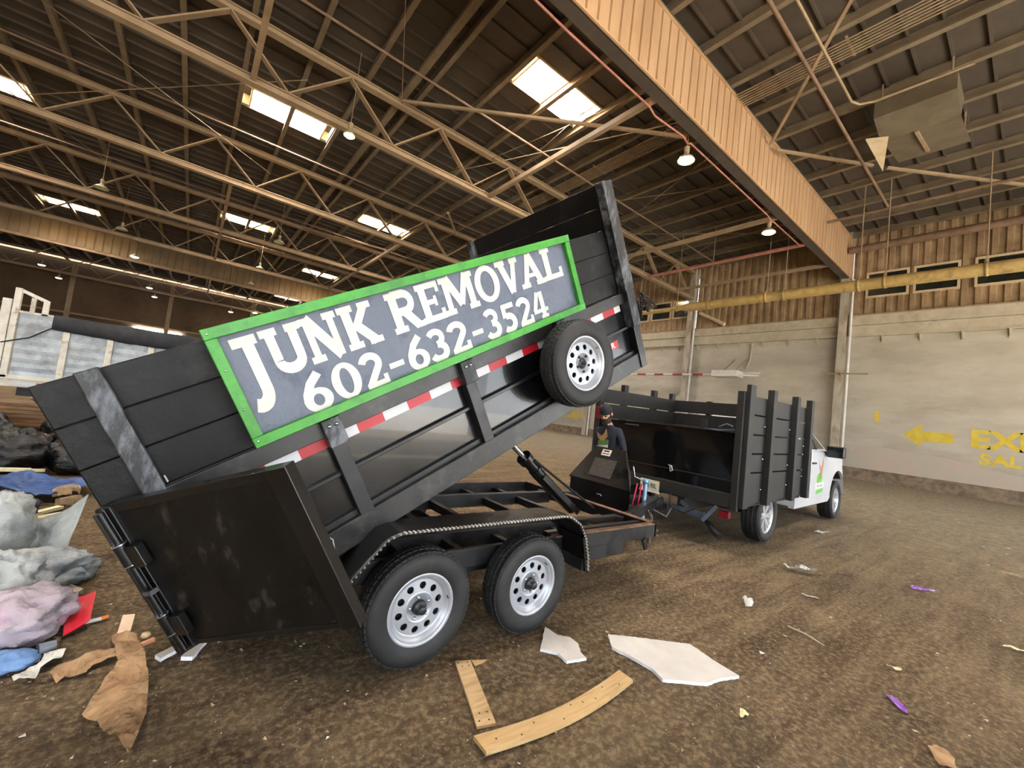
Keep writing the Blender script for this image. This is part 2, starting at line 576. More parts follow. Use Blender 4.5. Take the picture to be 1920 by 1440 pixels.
# ================================================================== other walls
fw = MB().box((-34, 80, 0), (WX + .3, 80.4, 14.6)).build('wall_far', M_farwall)
tag(fw, 'plain brown metal wall at the far end of the hall', kind='structure')
for k in range(-2, 5):
    MB().box((-13.9 + 10.25 * k - .25, 79.7, 0), (-13.9 + 10.25 * k + .25, 80, 14)).build('wall_post', M_steel, fw)
MB().box((-34, 79.8, 7.25), (WX, 80, 7.5)).build('wall_rail', M_steel, fw)
wl = empty('window_far', (-4.5, 79.8, 6.2))
tag(wl, 'row of bright daylit panes low in the far wall', kind='structure')
for k in range(4):
    MB().box((-7.25 + 1.4 * k, 79.75, 6.2), (-7.25 + 1.4 * k + 1.25, 79.9, 6.95)).build('pane', M_farglow, wl)
o = MB().box((-34.4, -13, 0), (-34, 80.2, 14.6)).build('wall_left', M_farwall)
tag(o, 'brown metal side wall far to the left', kind='structure')
nw = MB().box((-34, -13.4, 6.7), (WX + .3, -13, 14.6)).build('wall_near', M_farwall)
tag(nw, 'wall above the open loading bays behind the camera', kind='structure')
for x in (-24, -12, 0, 12, 24):
    MB().box((x - .25, -13.5, 0), (x + .25, -13, 6.7)).build('bay_post', M_steel, nw)

# ================================================================== roof
ZD = 14.5
PX = [.12 + 1.985 * k for k in range(-17, 17)]
SKY = []
for y0, xa in ((11.7, 8.06), (30.9, 8.06), (50.9, 8.06), (11.7, -11.79), (30.9, -11.79), (50.9, -11.79), (22.1, .12), (40.5, .12), (60.5, .12), (70.9, 8.06), (22.1, -19.73), (22.1, 19.97), (2.1, .12), (-8.3, 8.06), (-8.3, -11.79), (2.1, -19.73), (-8.3, 18.0)):  # nearest-bay entries are out of view, added to brighten the near floor
    SKY.append((xa, xa + 3.97, y0, y0 + 1.6))
ceil = empty('ceiling', (0, 0, ZD))
tag(ceil, 'dark metal roof deck on long purlins', kind='structure')
tiles = []
for a, b in zip(PX[:-1], PX[1:]):
    for k in range(-31, 86):
        y = 11.7 + .8 * k
        if y < -13 or y > 79.5:
            continue
        cx, cy = (a + b) / 2, y + .4
        if any(s[0] < cx < s[1] and s[2] < cy < s[3] for s in SKY):
            continue
        tiles.append((a, y, cx, cy))
def in_view(x, y, z):
    c = W2C @ (Vector((x, y, z)) - Vector((0, 0, CAM_H)))
    if c.z < .5:
        return None
    px, py = 960 + FPX * c.x / c.z, 720 + FPX * c.y / c.z
    if -60 < px < 1980 and -80 < py < 1500:
        return c.z
    return None
vis = sorted((t for t in tiles if in_view(t[2], t[3], ZD)), key=lambda t: in_view(t[2], t[3], ZD))
near_t = set(vis[:300])
dp = None
far = MB()
def tile(mb, x, y, z):
    mb.box((x, y, z), (x + 1.985, y + .8, z + .03))
    mb.box((x + .1, y - .035, z - .1), (x + 1.885, y + .035, z + .005))
for t in tiles:
    if t in near_t:
        if dp is None:
            d = MB()
            tile(d, 0, 0, 0)
            dp = d.build('deck_panel', M_deck, None)
            dp.parent = ceil
            dp.location = (t[0], t[1], 0)
        else:
            share(dp, 'deck_panel', ceil, (t[0], t[1], 0))
    else:
        tile(far, t[0], t[1], ZD)
o = far.build('deck_panels_beyond', M_deck, ceil)
o['kind'] = 'stuff'
# purlins, one per bay
TY = [-12.0, -2.2] + [7.45 + BAY * k for k in range(0, 8)]
pp = None
for x in PX:
    for y0, y1 in zip(TY[:-1], TY[1:]):
        if pp is None:
            pp = MB().box((-.06, 0, -.05), (.06, BAY, -.01)).box((-.018, 0, -.3), (.018, BAY, -.05)).box((-.09, 0, -.36), (.09, BAY, -.3)).build('purlin', M_purlin, None)
            pp.parent = ceil
            pp.location = (x, y0, 0)
        else:
            share(pp, 'purlin', ceil, (x, y0, 0))
# skylights
for i, (x0, x1, y0, y1) in enumerate(SKY):
    s = empty('skylight', (x0 + 2, y0 + .8, ZD))
    tag(s, 'bright rectangular skylight in the dark roof deck', kind='structure')
    zt = ZD + .55
    MB().box((x0, y0 - .06, ZD - .06), (x1, y0, zt)).build('curb', M_skycurb, s)
    MB().box((x0, y1, ZD - .06), (x1, y1 + .06, zt)).build('curb', M_skycurb, s)
    MB().box((x0 + .38, y0, ZD - .06), (x0 + .44, y1, zt)).build('curb', M_skycurb, s)
    MB().box((x1 - .44, y0, ZD - .06), (x1 - .38, y1, zt)).build('curb', M_skycurb, s)
    MB().box((x0 + .44, y0, zt), (x1 - .44, y1, zt + .02)).build('skylight_pane', M_skylight, s)
    for k in range(1, 4):
        MB().box((x0 + .44, y0 + .4 * k - .02, zt - .14), (x1 - .44, y0 + .4 * k + .02, zt - .1)).build('glazing_bar', M_steel, s)
    MB().box((x0, y0 - .08, ZD + .5), (x0 + .38, y1 + .08, ZD + .53)).box((x1 - .38, y0 - .08, ZD + .5), (x1, y1 + .08, ZD + .53)).build('curb_cover', M_deck, s)
# long roof beam seen beside the skylights
o = MB().box((5.32, 7.6, 13.98), (5.58, 79, 14.14)).build('roof_beam', M_purlin, ceil)
o = MB().box((-14.5, 7.6, 13.98), (-14.25, 79, 14.14)).build('roof_beam', M_purlin, ceil)

# ------------------------------------------------------------------ trusses
def chord(x0, x1, y, zb, zt, w):
    return MB().box((x0, y - w / 2, zb), (x1, y + w / 2, zb + .05)).box((x0, y - .03, zb + .05), (x1, y + .03, zt - .04)).box((x0, y - w * .38, zt - .04), (x1, y + w * .38, zt))
X0, X1 = -33.9, WX - .65
wb = {}
def truss(y, label, clad=False):
    t = empty('roof_truss', (0, y, 11.7))
    tag(t, label, kind='structure')
    chord(X0, X1, y, 11.68, 11.97, .3).build('bottom_chord', M_steel, t)
    chord(X0, X1, y, 13.74, 14.0, .3).build('top_chord', M_steel, t)
    for k in range(-9, 8):
        xb, xt = 1.44 + 3.95 * k, -.54 + 3.95 * k
        for kind, (xa, za, xc, zc) in (('a', (xt, 13.76, xb, 11.95)), ('b', (xb, 11.95, xt + 3.95, 13.76))):
            if min(xa, xc) < X0 or max(xa, xc) > X1:
                continue
            if kind not in wb:
                d = (xc - xa, zc - za)
                wb[kind] = MB().beam((0, -.055, 0), (d[0], -.055, d[1]), .05, .15, (0, 1, 0)).beam((0, .055, 0), (d[0], .055, d[1]), .05, .15, (0, 1, 0)).build('web', M_steel, None)
                wb[kind].parent = t
                wb[kind].location = (xa, 0, za - 11.7)
            else:
                share(wb[kind], 'web', t, (xa, 0, za - 11.7))
    return t
NTH = ['nearest', 'second nearest', 'third', 'fourth', None, 'sixth', 'farthest']
for k in range(1, 8):
    y = 7.45 + BAY * k
    if k == 5:
        continue                                        # the clad line stands here
    t = truss(y, '%s bare tan roof truss counted from the clad girder' % ['first', 'second', 'third', 'fourth', '', 'fifth', 'sixth'][k - 1])
# draught curtain of ribbed sheet on the two clad truss lines
def ribbed(x0, x1, y, z0, z1, per, depth, sgn, m, name, parent):
    mb = MB()
    prof = []
    x = x0
    while x < x1 - .01:
        for dx, dy in ((0, 0), (per * .82, 0), (per * .86, depth), (per * .96, depth)):
            if x + dx < x1:
                prof.append((x + dx, y + dy * sgn))
        x += per
    prof.append((x1, y))
    n = len(prof)
    mb.add([(a, b, z) for z in (z0, z1) for a, b in prof], [(i, i + 1, n + i + 1, n + i) for i in range(n - 1)])
    return mb.build(name, m, parent)
g = empty('clad_girder', (0, 7.5, 11.7))
tag(g, 'long roof girder boxed in tan ribbed steel sheet', kind='structure')
ribbed(X0, WX - .3, 7.3, 11.72, 13.97, .44, .09, 1, M_girder, 'ribbed_sheet', g)
ribbed(X0, WX - .3, 7.72, 11.72, 13.97, .44, .05, -1, M_girder, 'ribbed_sheet', g)
MB().box((X0, 7.27, 11.66), (WX - .3, 7.33, 11.73)).build('edge_angle', M_girder, g)
MB().box((X0, 7.33, 11.68), (WX - .3, 7.74, 11.72)).build('soffit', M_deck, g)
MB().box((X0, 7.25, 13.95), (WX - .3, 7.32, 14.02)).build('edge_angle', M_girder, g)
MB().box((X0, 7.32, 14.0), (WX - .3, 7.74, 14.2)).build('top_plate', M_purlin, g)
g2 = empty('clad_girder', (0, 55.7, 11.7))
tag(g2, 'far roof girder hung with a pale ribbed draught curtain', kind='structure')
ribbed(X0, WX - .3, 55.95, 11.95, 14.1, .6, .06, 1, M_curtain, 'ribbed_sheet', g2)
chord(X0, X1, 56.0, 11.68, 11.97, .3).build('bottom_chord', M_steel, g2)
# struts between the trusses
def strut(x, y0, y1, z=11.82, w=.17, m=None):
    o = MB().box((x - w / 2, y0, z - .09), (x + w / 2, y1, z + .09)).build('roof_strut', m or M_steel, None)
    tag(o, 'straight tan strut tying two roof trusses together', kind='structure')
for x, y0, y1 in ((.36, 7.75, 17.0), (.36, 26.8, 46), (.36, 56, 65.2), (10.3, 7.75, 17.0), (10.0, 26.8, 36.3), (10.1, 36.5, 46), (20.2, 7.75, 17.0), (27.4, 7.75, 17.0), (20.2, 26.8, 36.3)):
    strut(x, y0, y1)
def brace(p, q, w=.1):
    o = MB().beam(p, q, w, w).build('roof_brace', M_steel, None)
    tag(o, 'slanting tan brace under the roof', kind='structure')
for p, q in (((5.4, 16.6, 13.7), (12.6, 8.0, 11.85)), ((12.2, 3.2, 13.6), (17.3, 7.15, 13.6)), ((17.7, 7.1, 13.5), (21.2, 4.7, 13.5)), ((21.7, 4.35, 13.5), (29.0, -1.2, 13.5)),
             ((5.4, 35.9, 13.7), (10.1, 30.2, 12.2)), ((13.8, 26.6, 13.7), (10.2, 21, 12.2))):
    brace(p, q)
def rod(p, q, r=.018):
    o = MB().tube([p, q], r, 5).build('tie_rod', M_rod, None)
    tag(o, 'thin steel tie rod crossing under the roof', kind='structure')
for p, q in (((11.97, 7.9, 13.7), (10.2, 17, 13.7)), ((10.9, 11.6, 13.7), (11.7, 17, 13.7)), ((12.1, 7.9, 12.1), (8.2, 17, 12.1)), ((-7, 17.2, 12.2), (2, 26.5, 12.9)), ((2, 17.2, 12.9), (-7, 26.5, 12.2)),
             ((5.5, 17, 13.8), (3.5, 12, 13.9)), ((16, 17, 13.6), (20, 8, 13.6)), ((19.8, 17, 13.6), (16, 8, 13.6)), ((22, 8, 13.6), (27, 17, 13.6)), ((27, 8, 13.6), (20.5, 17, 13.6)), ((9, 26.8, 13.6), (13, 36, 13.6)), ((-9, 26.8, 13), (-4, 36, 13))):
    rod(p, q)

# ================================================================== pipes, lamps and fittings under the roof
def pipe(name, pts, r, m, label, n=10):
    o = MB().tube(pts, r, n).build(name, m, None)
    return tag(o, label, 'pipe')
pl = empty('gas_pipe', (24, 6, 9.3))
tag(pl, 'fat yellow pipe hung on rods along the right wall', 'pipe')
MB().tube([(24, -12.8, 9.28), (24, 13.9, 9.3)], .26, 14).build('pipe_run', M_yellowpipe, pl)
MB().tube([(24, 13.9, 9.3), (24, 14.4, 9.3)], [.26, .15], 14).tube([(24, 14.4, 9.3), (24, 30, 9.3)], .15, 12).build('narrow_pipe_run', M_yellowpipe, pl)
for y in (14.78, 12.64, 9.49, 8.64, 5.54, 4.61, 1.58, -1.6, -4.7, -7.6, 17.6, 21.2):
    rr = .26 if y < 14 else .15
    MB().tube([(24, y, 9.3 + rr), (24, y, 14.2)], .022, 6).tube([(24, y + .02, 9.3 + rr - .02), (24, y + .02, 9.3 + rr + .16)], .07, 6).build('hanger_rod', M_rod, pl)
    MB().lathe([(rr + .012, -.05), (rr + .03, -.05), (rr + .03, .05), (rr + .012, .05)], 14, frame((24, y, 9.3), (1, 0, 0), (0, 0, -1), (0, 1, 0))).build('pipe_clamp', M_yellowpipe, pl)
pipe('sprinkler_pipe', [(28.9, 7.2, 13.0), (28.9, -12.8, 13.0)], .2, M_brownpipe, 'thick rusty brown pipe starting at the clad girder end')
pipe('sprinkler_pipe', [(24.5, 7.1, 13.0), (24.5, -12.8, 13.0)], .07, M_brownpipe, 'thin reddish pipe crossing above the yellow pipe')
pipe('sprinkler_pipe', [(23.75, 7.8, 11.75), (23.75, 17, 11.75)], .1, M_redpipe, 'pinkish pipe from girder to truss near the second lamp')
pipe('sprinkler_pipe', [(7, 4.7, 13.0), (24.3, 4.75, 13.0)], .055, M_brownpipe, 'long reddish pipe running beside the clad girder')
pipe('conduit', [(7, 4.25, 13.0), (15.9, 4.2, 13.0), (16.2, 4.05, 13.0), (16.35, 3.7, 13.0), (16.4, 1.5, 13.0)], .04, M_rod, 'thin pale conduit bending towards the metal hood')
pipe('cable', [(-6, 7.95, 11.66), (2, 7.9, 11.7), (6.5, 7.95, 11.62), (10.3, 7.97, 11.66), (10.6, 7.95, 11.5), (12.2, 7.9, 11.62), (12.45, 7.85, 11.45), (12.7, 7.9, 11.62), (19.4, 7.93, 11.65), (19.8, 7.9, 11.5), (20.2, 7.95, 11.63), (23.6, 7.95, 11.66)], .035, M_redpipe, 'sagging red cable along the lower edge of the girder', 6)
for i, yy in enumerate((14.35, 24.1, 33.7, 43.3)):
    pipe('sprinkler_pipe', [(-33, yy, 13.35), (29.5, yy, 13.35)], .045, M_brownpipe, 'thin brown pipe parallel to the trusses, %s from the clad girder' % ('first', 'second', 'third', 'fourth', 'fifth')[i])
cb = empty('conduit_bundle', (14.7, 4, 13.95))
tag(cb, 'bundle of parallel thin conduits strapped under the roof', 'conduit')
for k in range(7):
    MB().tube([(14.3 + .12 * k, -12.5, 13.97), (14.3 + .12 * k, 20, 13.97)], .025, 6).build('conduit', M_rod, cb)
for y in (-8, -4, 0, 4, 10, 14):
    MB().box((14.2, y - .03, 13.99), (15.15, y + .03, 14.04)).build('strap', M_rod, cb)
# sheet-metal hood hung under the roof on the right
hd = empty('metal_hood', (18.8, 3, 13))
tag(hd, 'sheet metal hood hung under the roof near the girder', 'hood')
MB().hexa([(17.5, 1.95, 13.15), (18.6, 1.95, 12.85), (18.6, 3.95, 12.85), (17.5, 3.95, 13.15)], [(17.5, 1.95, 13.75), (19.1, 1.95, 13.75), (19.1, 3.95, 13.75), (17.5, 3.95, 13.75)]).build('hood_box', M_hood, hd)
MB().hexa([(18.6, 1.95, 12.86), (21.2, 1.95, 13.3), (21.2, 3.9, 13.3), (18.6, 3.9, 12.86)], [(18.6, 1.95, 12.88), (21.2, 1.95, 13.33), (21.2, 3.9, 13.33), (18.6, 3.9, 12.88)]).build('deflector_sheet', M_hood, hd)
MB().add([(18.2, 4.3, 12.9), (18.4, 3.7, 12.82), (19.9, 4.1, 12.4), (18.2, 4.3, 12.95), (18.4, 3.7, 12.87), (19.9, 4.1, 12.45)], [(0, 2, 1), (3, 4, 5), (0, 1, 4, 3), (1, 2, 5, 4), (2, 0, 3, 5)]).build('loose_flap', M_frame, hd)
MB().beam((18.6, 3.0, 12.8), (20.8, 3.0, 13.2), .1, .06).build('stiffener', M_rod, hd)
for _x, _y, _z in ((17.7, 2.1, 13.7), (17.7, 3.8, 13.7), (21.0, 2.1, 13.3), (21.0, 3.7, 13.3)):
    MB().tube([(_x, _y, _z), (_x, _y, 14.49)], .03, 6).build('hanger_rod', M_rod, hd)
# lamps
def lamp(x, y, z, label, bulb, r=.24, group=None):
    t = empty('high_bay_lamp', (x, y, z))
    tag(t, label, 'lamp', group)
    MB().lathe([(.05, .3), (.08, .22), (r * .8, .1), (r, 0), (r - .02, 0), (r * .76, .09), (.05, .2)], 16, Matrix.Translation((x, y, z))).build('reflector', M_lampshade, t)
    MB().lathe([(.09, .5), (.09, .3), (.04, .28)], 10, Matrix.Translation((x, y, z))).build('ballast', M_steel, t)
    MB().tube([(x, y, z + .4), (x, y, 14.49)], .012, 5).build('stem', M_rod, t)
    if bulb:
        MB().lathe([(.0, -.06), (r * .55, -.05), (r * .85, .01), (r * .7, .05), (0, .07)], 16, Matrix.Translation((x, y, z))).build('bulb', bulb, t)
    return t
lamp(12.6, 7.95, 10.95, 'lit yellowish lamp under the girder, the nearer one', M_bulb, .3)
lamp(19.75, 7.95, 10.95, 'lit yellowish lamp under the girder, the farther one', M_bulb, .3)
lamp(3.53, 16.45, 11.15, 'lit yellowish lamp beside the nearest bare truss', M_bulb, .22)
for x, y, lab in ((-14.35, 67.95, 'small lit far lamp, leftmost of all, above the cream posts'), (-14.52, 76.3, 'small lit far lamp, second from the left, over the cargo trailer'), (-5.34, 50.75, 'small lit far lamp, third from the left and highest'),
                  (-5.39, 68.47, 'small lit far lamp, fourth from the left'), (-5.32, 76.3, 'small lit far lamp, fifth from the left, lower one'), (3.55, 76.3, 'small lit far lamp, second from the right, above the green sign'), (6.26, 71.84, 'small lit far lamp, rightmost, just above the green sign')):
    lamp(x, y, 11.2, lab, M_bulbfar, .34, 'far lit roof lamps')
for x, y, lab in ((-5.29, 32.86, 'unlit dome lamp, upper one of the left pair'), (-5.28, 41.41, 'unlit dome lamp, lower one of the left pair'), (3.63, 33.05, 'unlit dome lamp, highest of the right three'), (3.64, 50.55, 'unlit dome lamp, lowest of the right three'), (3.53, 42.5, 'unlit dome lamp, middle of the right three')):
    lamp(x, y, 11.2, lab, None, .34, 'unlit roof lamps')
# fittings on the right wall
bx = empty('wall_cabinet', (29.5, 13.7, 5.6))
tag(bx, 'pale metal box carried on arms high on the wall', 'box')
MB().box((28.9, 12.9, 5.62), (29.9, 14.65, 6.05)).build('cabinet_body', M_white, bx, .02)
MB().beam((29.3, 14.0, 6.05), (WX - .05, 13.7, 7.0), .06, .06).build('support_arm', M_steel, bx)
MB().beam((29.3, 13.2, 6.05), (WX - .05, 12.9, 7.0), .06, .06).build('support_arm', M_steel, bx)
MB().beam((29.2, 12.9, 5.75), (29.5, 11.75, 5.75), .1, .1).beam((29.7, 12.9, 5.95), (29.7, 11.75, 5.95), .08, .08).build('conduit_stub', M_white, bx)
sp = empty('striped_pole', (29.4, 20, 5.75))
tag(sp, 'red and white striped pole along the wall', 'pole')
M_stripeR = mat('stripe_red', (170, 70, 58), rough=.7)
for k in range(14):
    MB().tube([(29.4, 14.7 + .8 * k, 5.8 - .003 * k), (29.4, 14.7 + .8 * k + .8, 5.8 - .003 * k)], .07, 8).build('stripe', M_stripeR if k % 2 else M_white, sp)
MB().box((29.4, 17.12, 5.7), (29.77, 17.2, 5.78)).build('pole_bracket', M_steel, sp)
o = MB().box((29.5, 6.15, 5.88), (29.58, 8.3, 5.95)).beam((29.54, 8.2, 5.9), (29.6, 7.7, 5.3), .04, .04).box((29.5, 7.4, 5.85), (29.8, 7.5, 5.95)).build('column_arm', M_steel, None)
tag(o, 'thin horizontal arm fixed across the nearest wall column', 'bracket')
o = MB().tube([(29.9, 16.4, 10.6), (29.9, 14.5, 9.55)], .13, 10).build('downpipe_stub', M_frame, None)
tag(o, 'slanting cream pipe stub under the yellow pipe', 'pipe')
o = MB().tube([(WX - .1, 12.66, 8.1), (WX - .1, 12.7, 7.0), (WX - .12, 12.9, 6.3)], .07, 8).build('wall_conduit', M_band, None)
tag(o, 'rough pale conduit dropping from ledge to wall box', 'conduit')
# ================================================================== dump trailer
M_black = mat('black_trailer_paint', (9, 9, 10), (14, 14, 15), scale=3, rough=.36, rvar=.14, coat=.15, c3=(24, 23, 22), s3=2.4, t3=(.56, .78), bump=.04, bscale=40)
M_blacksheet = mat('glossy_black_sheet', (9, 10, 12), (14, 15, 17), scale=1.4, rough=.22, rvar=.1, c3=(28, 27, 26), s3=2.2, t3=(.6, .82), coat=.4, bump=.03, bscale=5)
M_plank = mat('black_stained_plank', (9, 9, 10), (17, 17, 17), scale=2.2, rough=.5, rvar=.14, c3=(44, 43, 42), s3=2.6, t3=(.54, .72), spec=.25, bump=.2, bscale=18, stretch=(1, 1, 1))
M_stake = mat('worn_black_stake', (15, 16, 18), (34, 36, 40), scale=9, rough=.45, rvar=.15, c3=(98, 102, 108), s3=6, t3=(.48, .62), bump=.25, bscale=30, stretch=(1.8, 1, .6))
M_door = mat('scratched_black_door', (13, 12, 11), (20, 18, 16), scale=3, rough=.38, rvar=.18, c3=(50, 45, 40), s3=9, t3=(.57, .66), bump=.06, bscale=30, stretch=(1.2, 1.2, .45), spec=.28)
M_frameb = mat('frame_black_steel', (18, 18, 20), (28, 28, 30), scale=4, rough=.42, rvar=.12, c3=(58, 57, 56), s3=3.5, t3=(.55, .75), bump=.05)
M_rail = mat('dusty_black_rail', (28, 27, 27), (46, 45, 44), scale=3, rough=.4, rvar=.1, c3=(76, 73, 70), s3=4, t3=(.52, .74))
M_rust = mat('rusty_edge_steel', (88, 62, 46), (122, 90, 70), scale=8, rough=.75)
M_green = mat('bright_green_paint', (52, 140, 34), (62, 152, 42), scale=3, rough=.4, rvar=.1, bump=.08, bscale=30, c3=(44, 122, 32), s3=5)
M_slate = mat('slate_painted_board', (82, 90, 106), (98, 106, 122), scale=3, rough=.4, rvar=.1, bump=.6, bscale=14, c3=(72, 80, 96), s3=6, dist=.012)
M_letter = mat('white_letter_paint', (192, 192, 186), (202, 202, 196), scale=6, rough=.5, c3=(178, 178, 172), s3=9, t3=(.6, .8))
M_red = mat('red_reflective_tape', (166, 20, 34), (178, 28, 42), scale=4, rough=.4)
M_tapew = mat('white_reflective_tape', (190, 190, 194), (200, 200, 202), scale=4, rough=.4)
M_tire = mat('tyre_rubber', (22, 22, 24), (34, 34, 34), scale=6, rough=.65, c3=(58, 54, 48), s3=5, t3=(.58, .8), bump=.12, bscale=60)
M_rim = mat('silver_steel_rim', (164, 168, 176), (176, 180, 186), scale=5, rough=.36, metal=.4, c3=(142, 143, 146), s3=5, t3=(.58, .8))
M_dark = mat('dark_hollow', (10, 10, 11), rough=.8)
M_chrome = mat('bright_metal', (200, 204, 210), rough=.22, metal=.9)
M_tread = mat('tread_plate_edge', (168, 164, 156), (196, 192, 182), scale=30, rough=.3, metal=.7, bump=.5, bscale=60)
M_hubk = mat('black_hub', (26, 26, 28), (40, 40, 42), scale=10, rough=.4)
M_pinkstrap = mat('pink_red_strap', (196, 40, 84), rough=.6)
M_sticker = mat('warning_sticker', (226, 196, 176), (236, 222, 210), scale=30, rough=.6)
M_zinc = mat('zinc_chain', (96, 95, 93), (130, 128, 125), scale=20, rough=.35, metal=.8)

TILT = radians(29.5)
BO = Vector((.157, 0, .287))
BM = frame(BO, (cos(TILT), 0, sin(TILT)), (0, 1, 0), (-sin(TILT), 0, cos(TILT)))   # bed: u along, y across, v up
YN, YF = 2.52, 4.55
tr = empty('dump_trailer', (2.0, 3.5, 0))
tag(tr, 'black tandem-axle dump trailer with tilted bed and green framed sign', 'trailer')

# ---- bed
bed = MB(BM).box((.02, YN + .03, .07), (3.86, YF - .03, .1)).build('dump_bed', M_black, tr)
def bp(name, lo, hi, m, bev=.004, parent=bed):
    return MB(BM).box(lo, hi).build(name, m, parent, bev)
L = 3.89
for (ya, yb, yo) in ((YN, YN + .01, -1), (YF - .01, YF, 1)):
    bp('side_sheet', (0, ya, .1), (L, yb, .76), M_blacksheet, 0)
def side(yf, s):
    """outside fittings of one bed side; yf face, s = -1 near / +1 far"""
    bp('bottom_rail', (0, yf, 0), (L, yf + s * .065, .15), M_rail)
    MB(BM).beam((0, yf + s * .015, .16), (L, yf + s * .015, .16), .03, .05).build('rail_fillet', M_frameb, bed)
    bp('top_rail', (0, yf, .66), (L, yf + s * .045, .757), M_rail)
    bp('side_rib', (0, yf, .412), (L, yf + s * .035, .437), M_black)
    for u in (.93, 1.87, 2.82):
        bp('side_post', (u, yf, .15), (u + .085, yf + s * .075, .66), M_frameb)
        bp('stake_pocket', (u - .005, yf, .6), (u + .1, yf + s * .1, .76), M_stake)
        for du in (.03, .07):
            MB(BM).lathe([(0, .012), (.011, .01), (.013, 0)], 8, frame((u + du, yf + s * .1, .72), (1, 0, 0), (0, 0, 1), (0, s, 0))).build('bolt', M_chrome, bed)
    bp('corner_post', (-.03, yf + .03 * -s, 0), (.06, yf + s * .06, .77), M_black)
    bp('corner_post', (L - .09, yf + .03 * -s, 0), (L, yf + s * .08, .76), M_black)
    for k in range(3):
        bp('plank', (-.005, yf + s * .005, .762 + .195 * k), (3.79, yf - s * .035, .762 + .195 * k + .1935), M_plank, .006)
    bp('stake', (.14, yf + s * .005, .70), (.225, yf + s * .05, 1.35), M_stake, .006)
    bp('stake', (.93, yf + s * .005, .70), (1.02, yf + s * .05, 1.34), M_stake, .006)
    bp('stake', (1.87, yf + s * .005, .70), (1.96, yf + s * .05, 1.34), M_stake, .006)
    bp('stake', (2.82, yf + s * .005, .70), (2.91, yf + s * .05, 1.34), M_stake, .006)
    bp('front_stake', (3.765, yf + s * .02, .76), (3.9, yf + s * .11, 1.745), M_stake, .008)
    bp('front_stake_socket', (3.785, yf, .42), (3.9, yf + s * .1, .78), M_stake, .006)
side(YN, -1)
side(YF, 1)
# reflector tape, segments in alternating colours
u, k = .44, 0
while u < 3.7:
    ln = .17 if k % 2 == 0 else .17
    bp('reflector_tape', (u, YN - .002, .592), (min(u + ln, 3.76), YN + .002, .652), M_red if k % 2 == 0 else M_tapew, 0)
    u += ln
    k += 1
    if k == 2:
        pass
# sticker with the maker's word
bp('sticker', (3.3, YN - .002, .28), (3.62, YN + .001, .35), M_red, 0)
add_text('sticker_word', 'STAR', M_tapew, BM @ frame((3.46, YN - .003, .315), (1, 0, 0), (0, 0, 1), (0, -1, 0)), .075, bed, 1.2, .001, .002)
# front wall
bp('front_sheet', (3.84, YN, .05), (3.87, YF, .76), M_blacksheet, 0)
for k in range(5):
    bp('plank', (3.80, YN + .01, .765 + .197 * k), (3.835, YF - .01, .765 + .197 * k + .19), M_plank, .006)
for y in (2.56, 3.5, 4.46):
    bp('front_upright', (3.84, y - .04, .1), (3.9, y + .04, 1.74), M_black)
bp('front_lip', (3.86, YN - .05, -.01), (3.93, YF + .05, .09), M_frameb)
# rear frame and underside members
bp('rear_sill', (-.04, YN - .03, -.02), (.05, YF + .03, .1), M_black)
for k in range(8):
    bp('cross_member', (.4 + .45 * k, YN + .02, 0), (.45 + .45 * k, YF - .02, .07), M_frameb, 0)
for y in (3.0, 4.05):
    bp('under_beam', (.1, y - .04, -.06), (3.8, y + .04, .02), M_frameb, 0)

# ---- sign board
SU, SV = .605, .775
sg = MB(BM).box((SU + .02, 2.405, SV + .02), (SU + 2.50, 2.425, SV + .58)).build('sign_board', M_slate, tr)
tag(sg, 'slate board with white lettering in a green frame')
for lo, hi in (((SU, 2.365, SV), (SU + 2.53, 2.43, SV + .052)), ((SU, 2.365, SV + .555), (SU + 2.53, 2.43, SV + .607)), ((SU, 2.37, SV + .052), (SU + .052, 2.43, SV + .555)), ((SU + 2.478, 2.37, SV + .052), (SU + 2.53, 2.43, SV + .555))):
    MB(BM).box(lo, hi).build('frame_board', M_green, sg, .003)
for a, b in ((.02, .03), (.02, .58), (.025, .2), (.025, .4), (2.5, .03), (2.5, .58), (1.2, .58), (1.3, .025), (2.0, .025)):
    MB(BM).lathe([(0, .004), (.005, .003), (.006, 0)], 6, frame((SU + a, 2.366, SV + b), (1, 0, 0), (0, 0, 1), (0, -1, 0))).build('screw', M_chrome, sg)

def ell(cx, cy, rx, ry, a0, a1, n=14):
    return [(cx + rx * cos(radians(a0 + (a1 - a0) * i / n)), cy + ry * sin(radians(a0 + (a1 - a0) * i / n))) for i in range(n + 1)]
def stroke(pts, w):
    """outline of a thick line with flat ends; w may vary from start to end"""
    ws = w if isinstance(w, list) else [w] * len(pts)
    Lf, Rt = [], []
    for i, p in enumerate(pts):
        a = pts[max(i - 1, 0)]
        b = pts[min(i + 1, len(pts) - 1)]
        d = Vector((b[0] - a[0], b[1] - a[1])).normalized()
        nrm = Vector((-d.y, d.x)) * ws[i] / 2
        Lf.append((p[0] + nrm.x, p[1] + nrm.y))
        Rt.append((p[0] - nrm.x, p[1] - nrm.y))
    return Lf, Rt
R = 'rect'
V, H_ = .21, .15      # stem and slab weights
def rect(x0, y0, x1, y1):
    return [[(x0, y0), (x1, y0), (x1, y1), (x0, y1)], None]
GL = {}   # letter -> (width, [strokes: (pts, w) or rect])
GL['J'] = (.62, [('r', .08, .86, .6, 1), ('s', [(.4, .9), (.4, .12)] + ell(.18, .1, .22, .24, 0, -120, 10), [.21] * 8 + [.2] * 5)])
GL['U'] = (.98, [('r', 0, .86, .42, 1), ('r', .62, .86, 1.0, 1), ('s', [(.22, .9), (.22, .3)] + ell(.5, .3, .28, .2, 180, 360, 12) + [(.79, .9)], .2)])
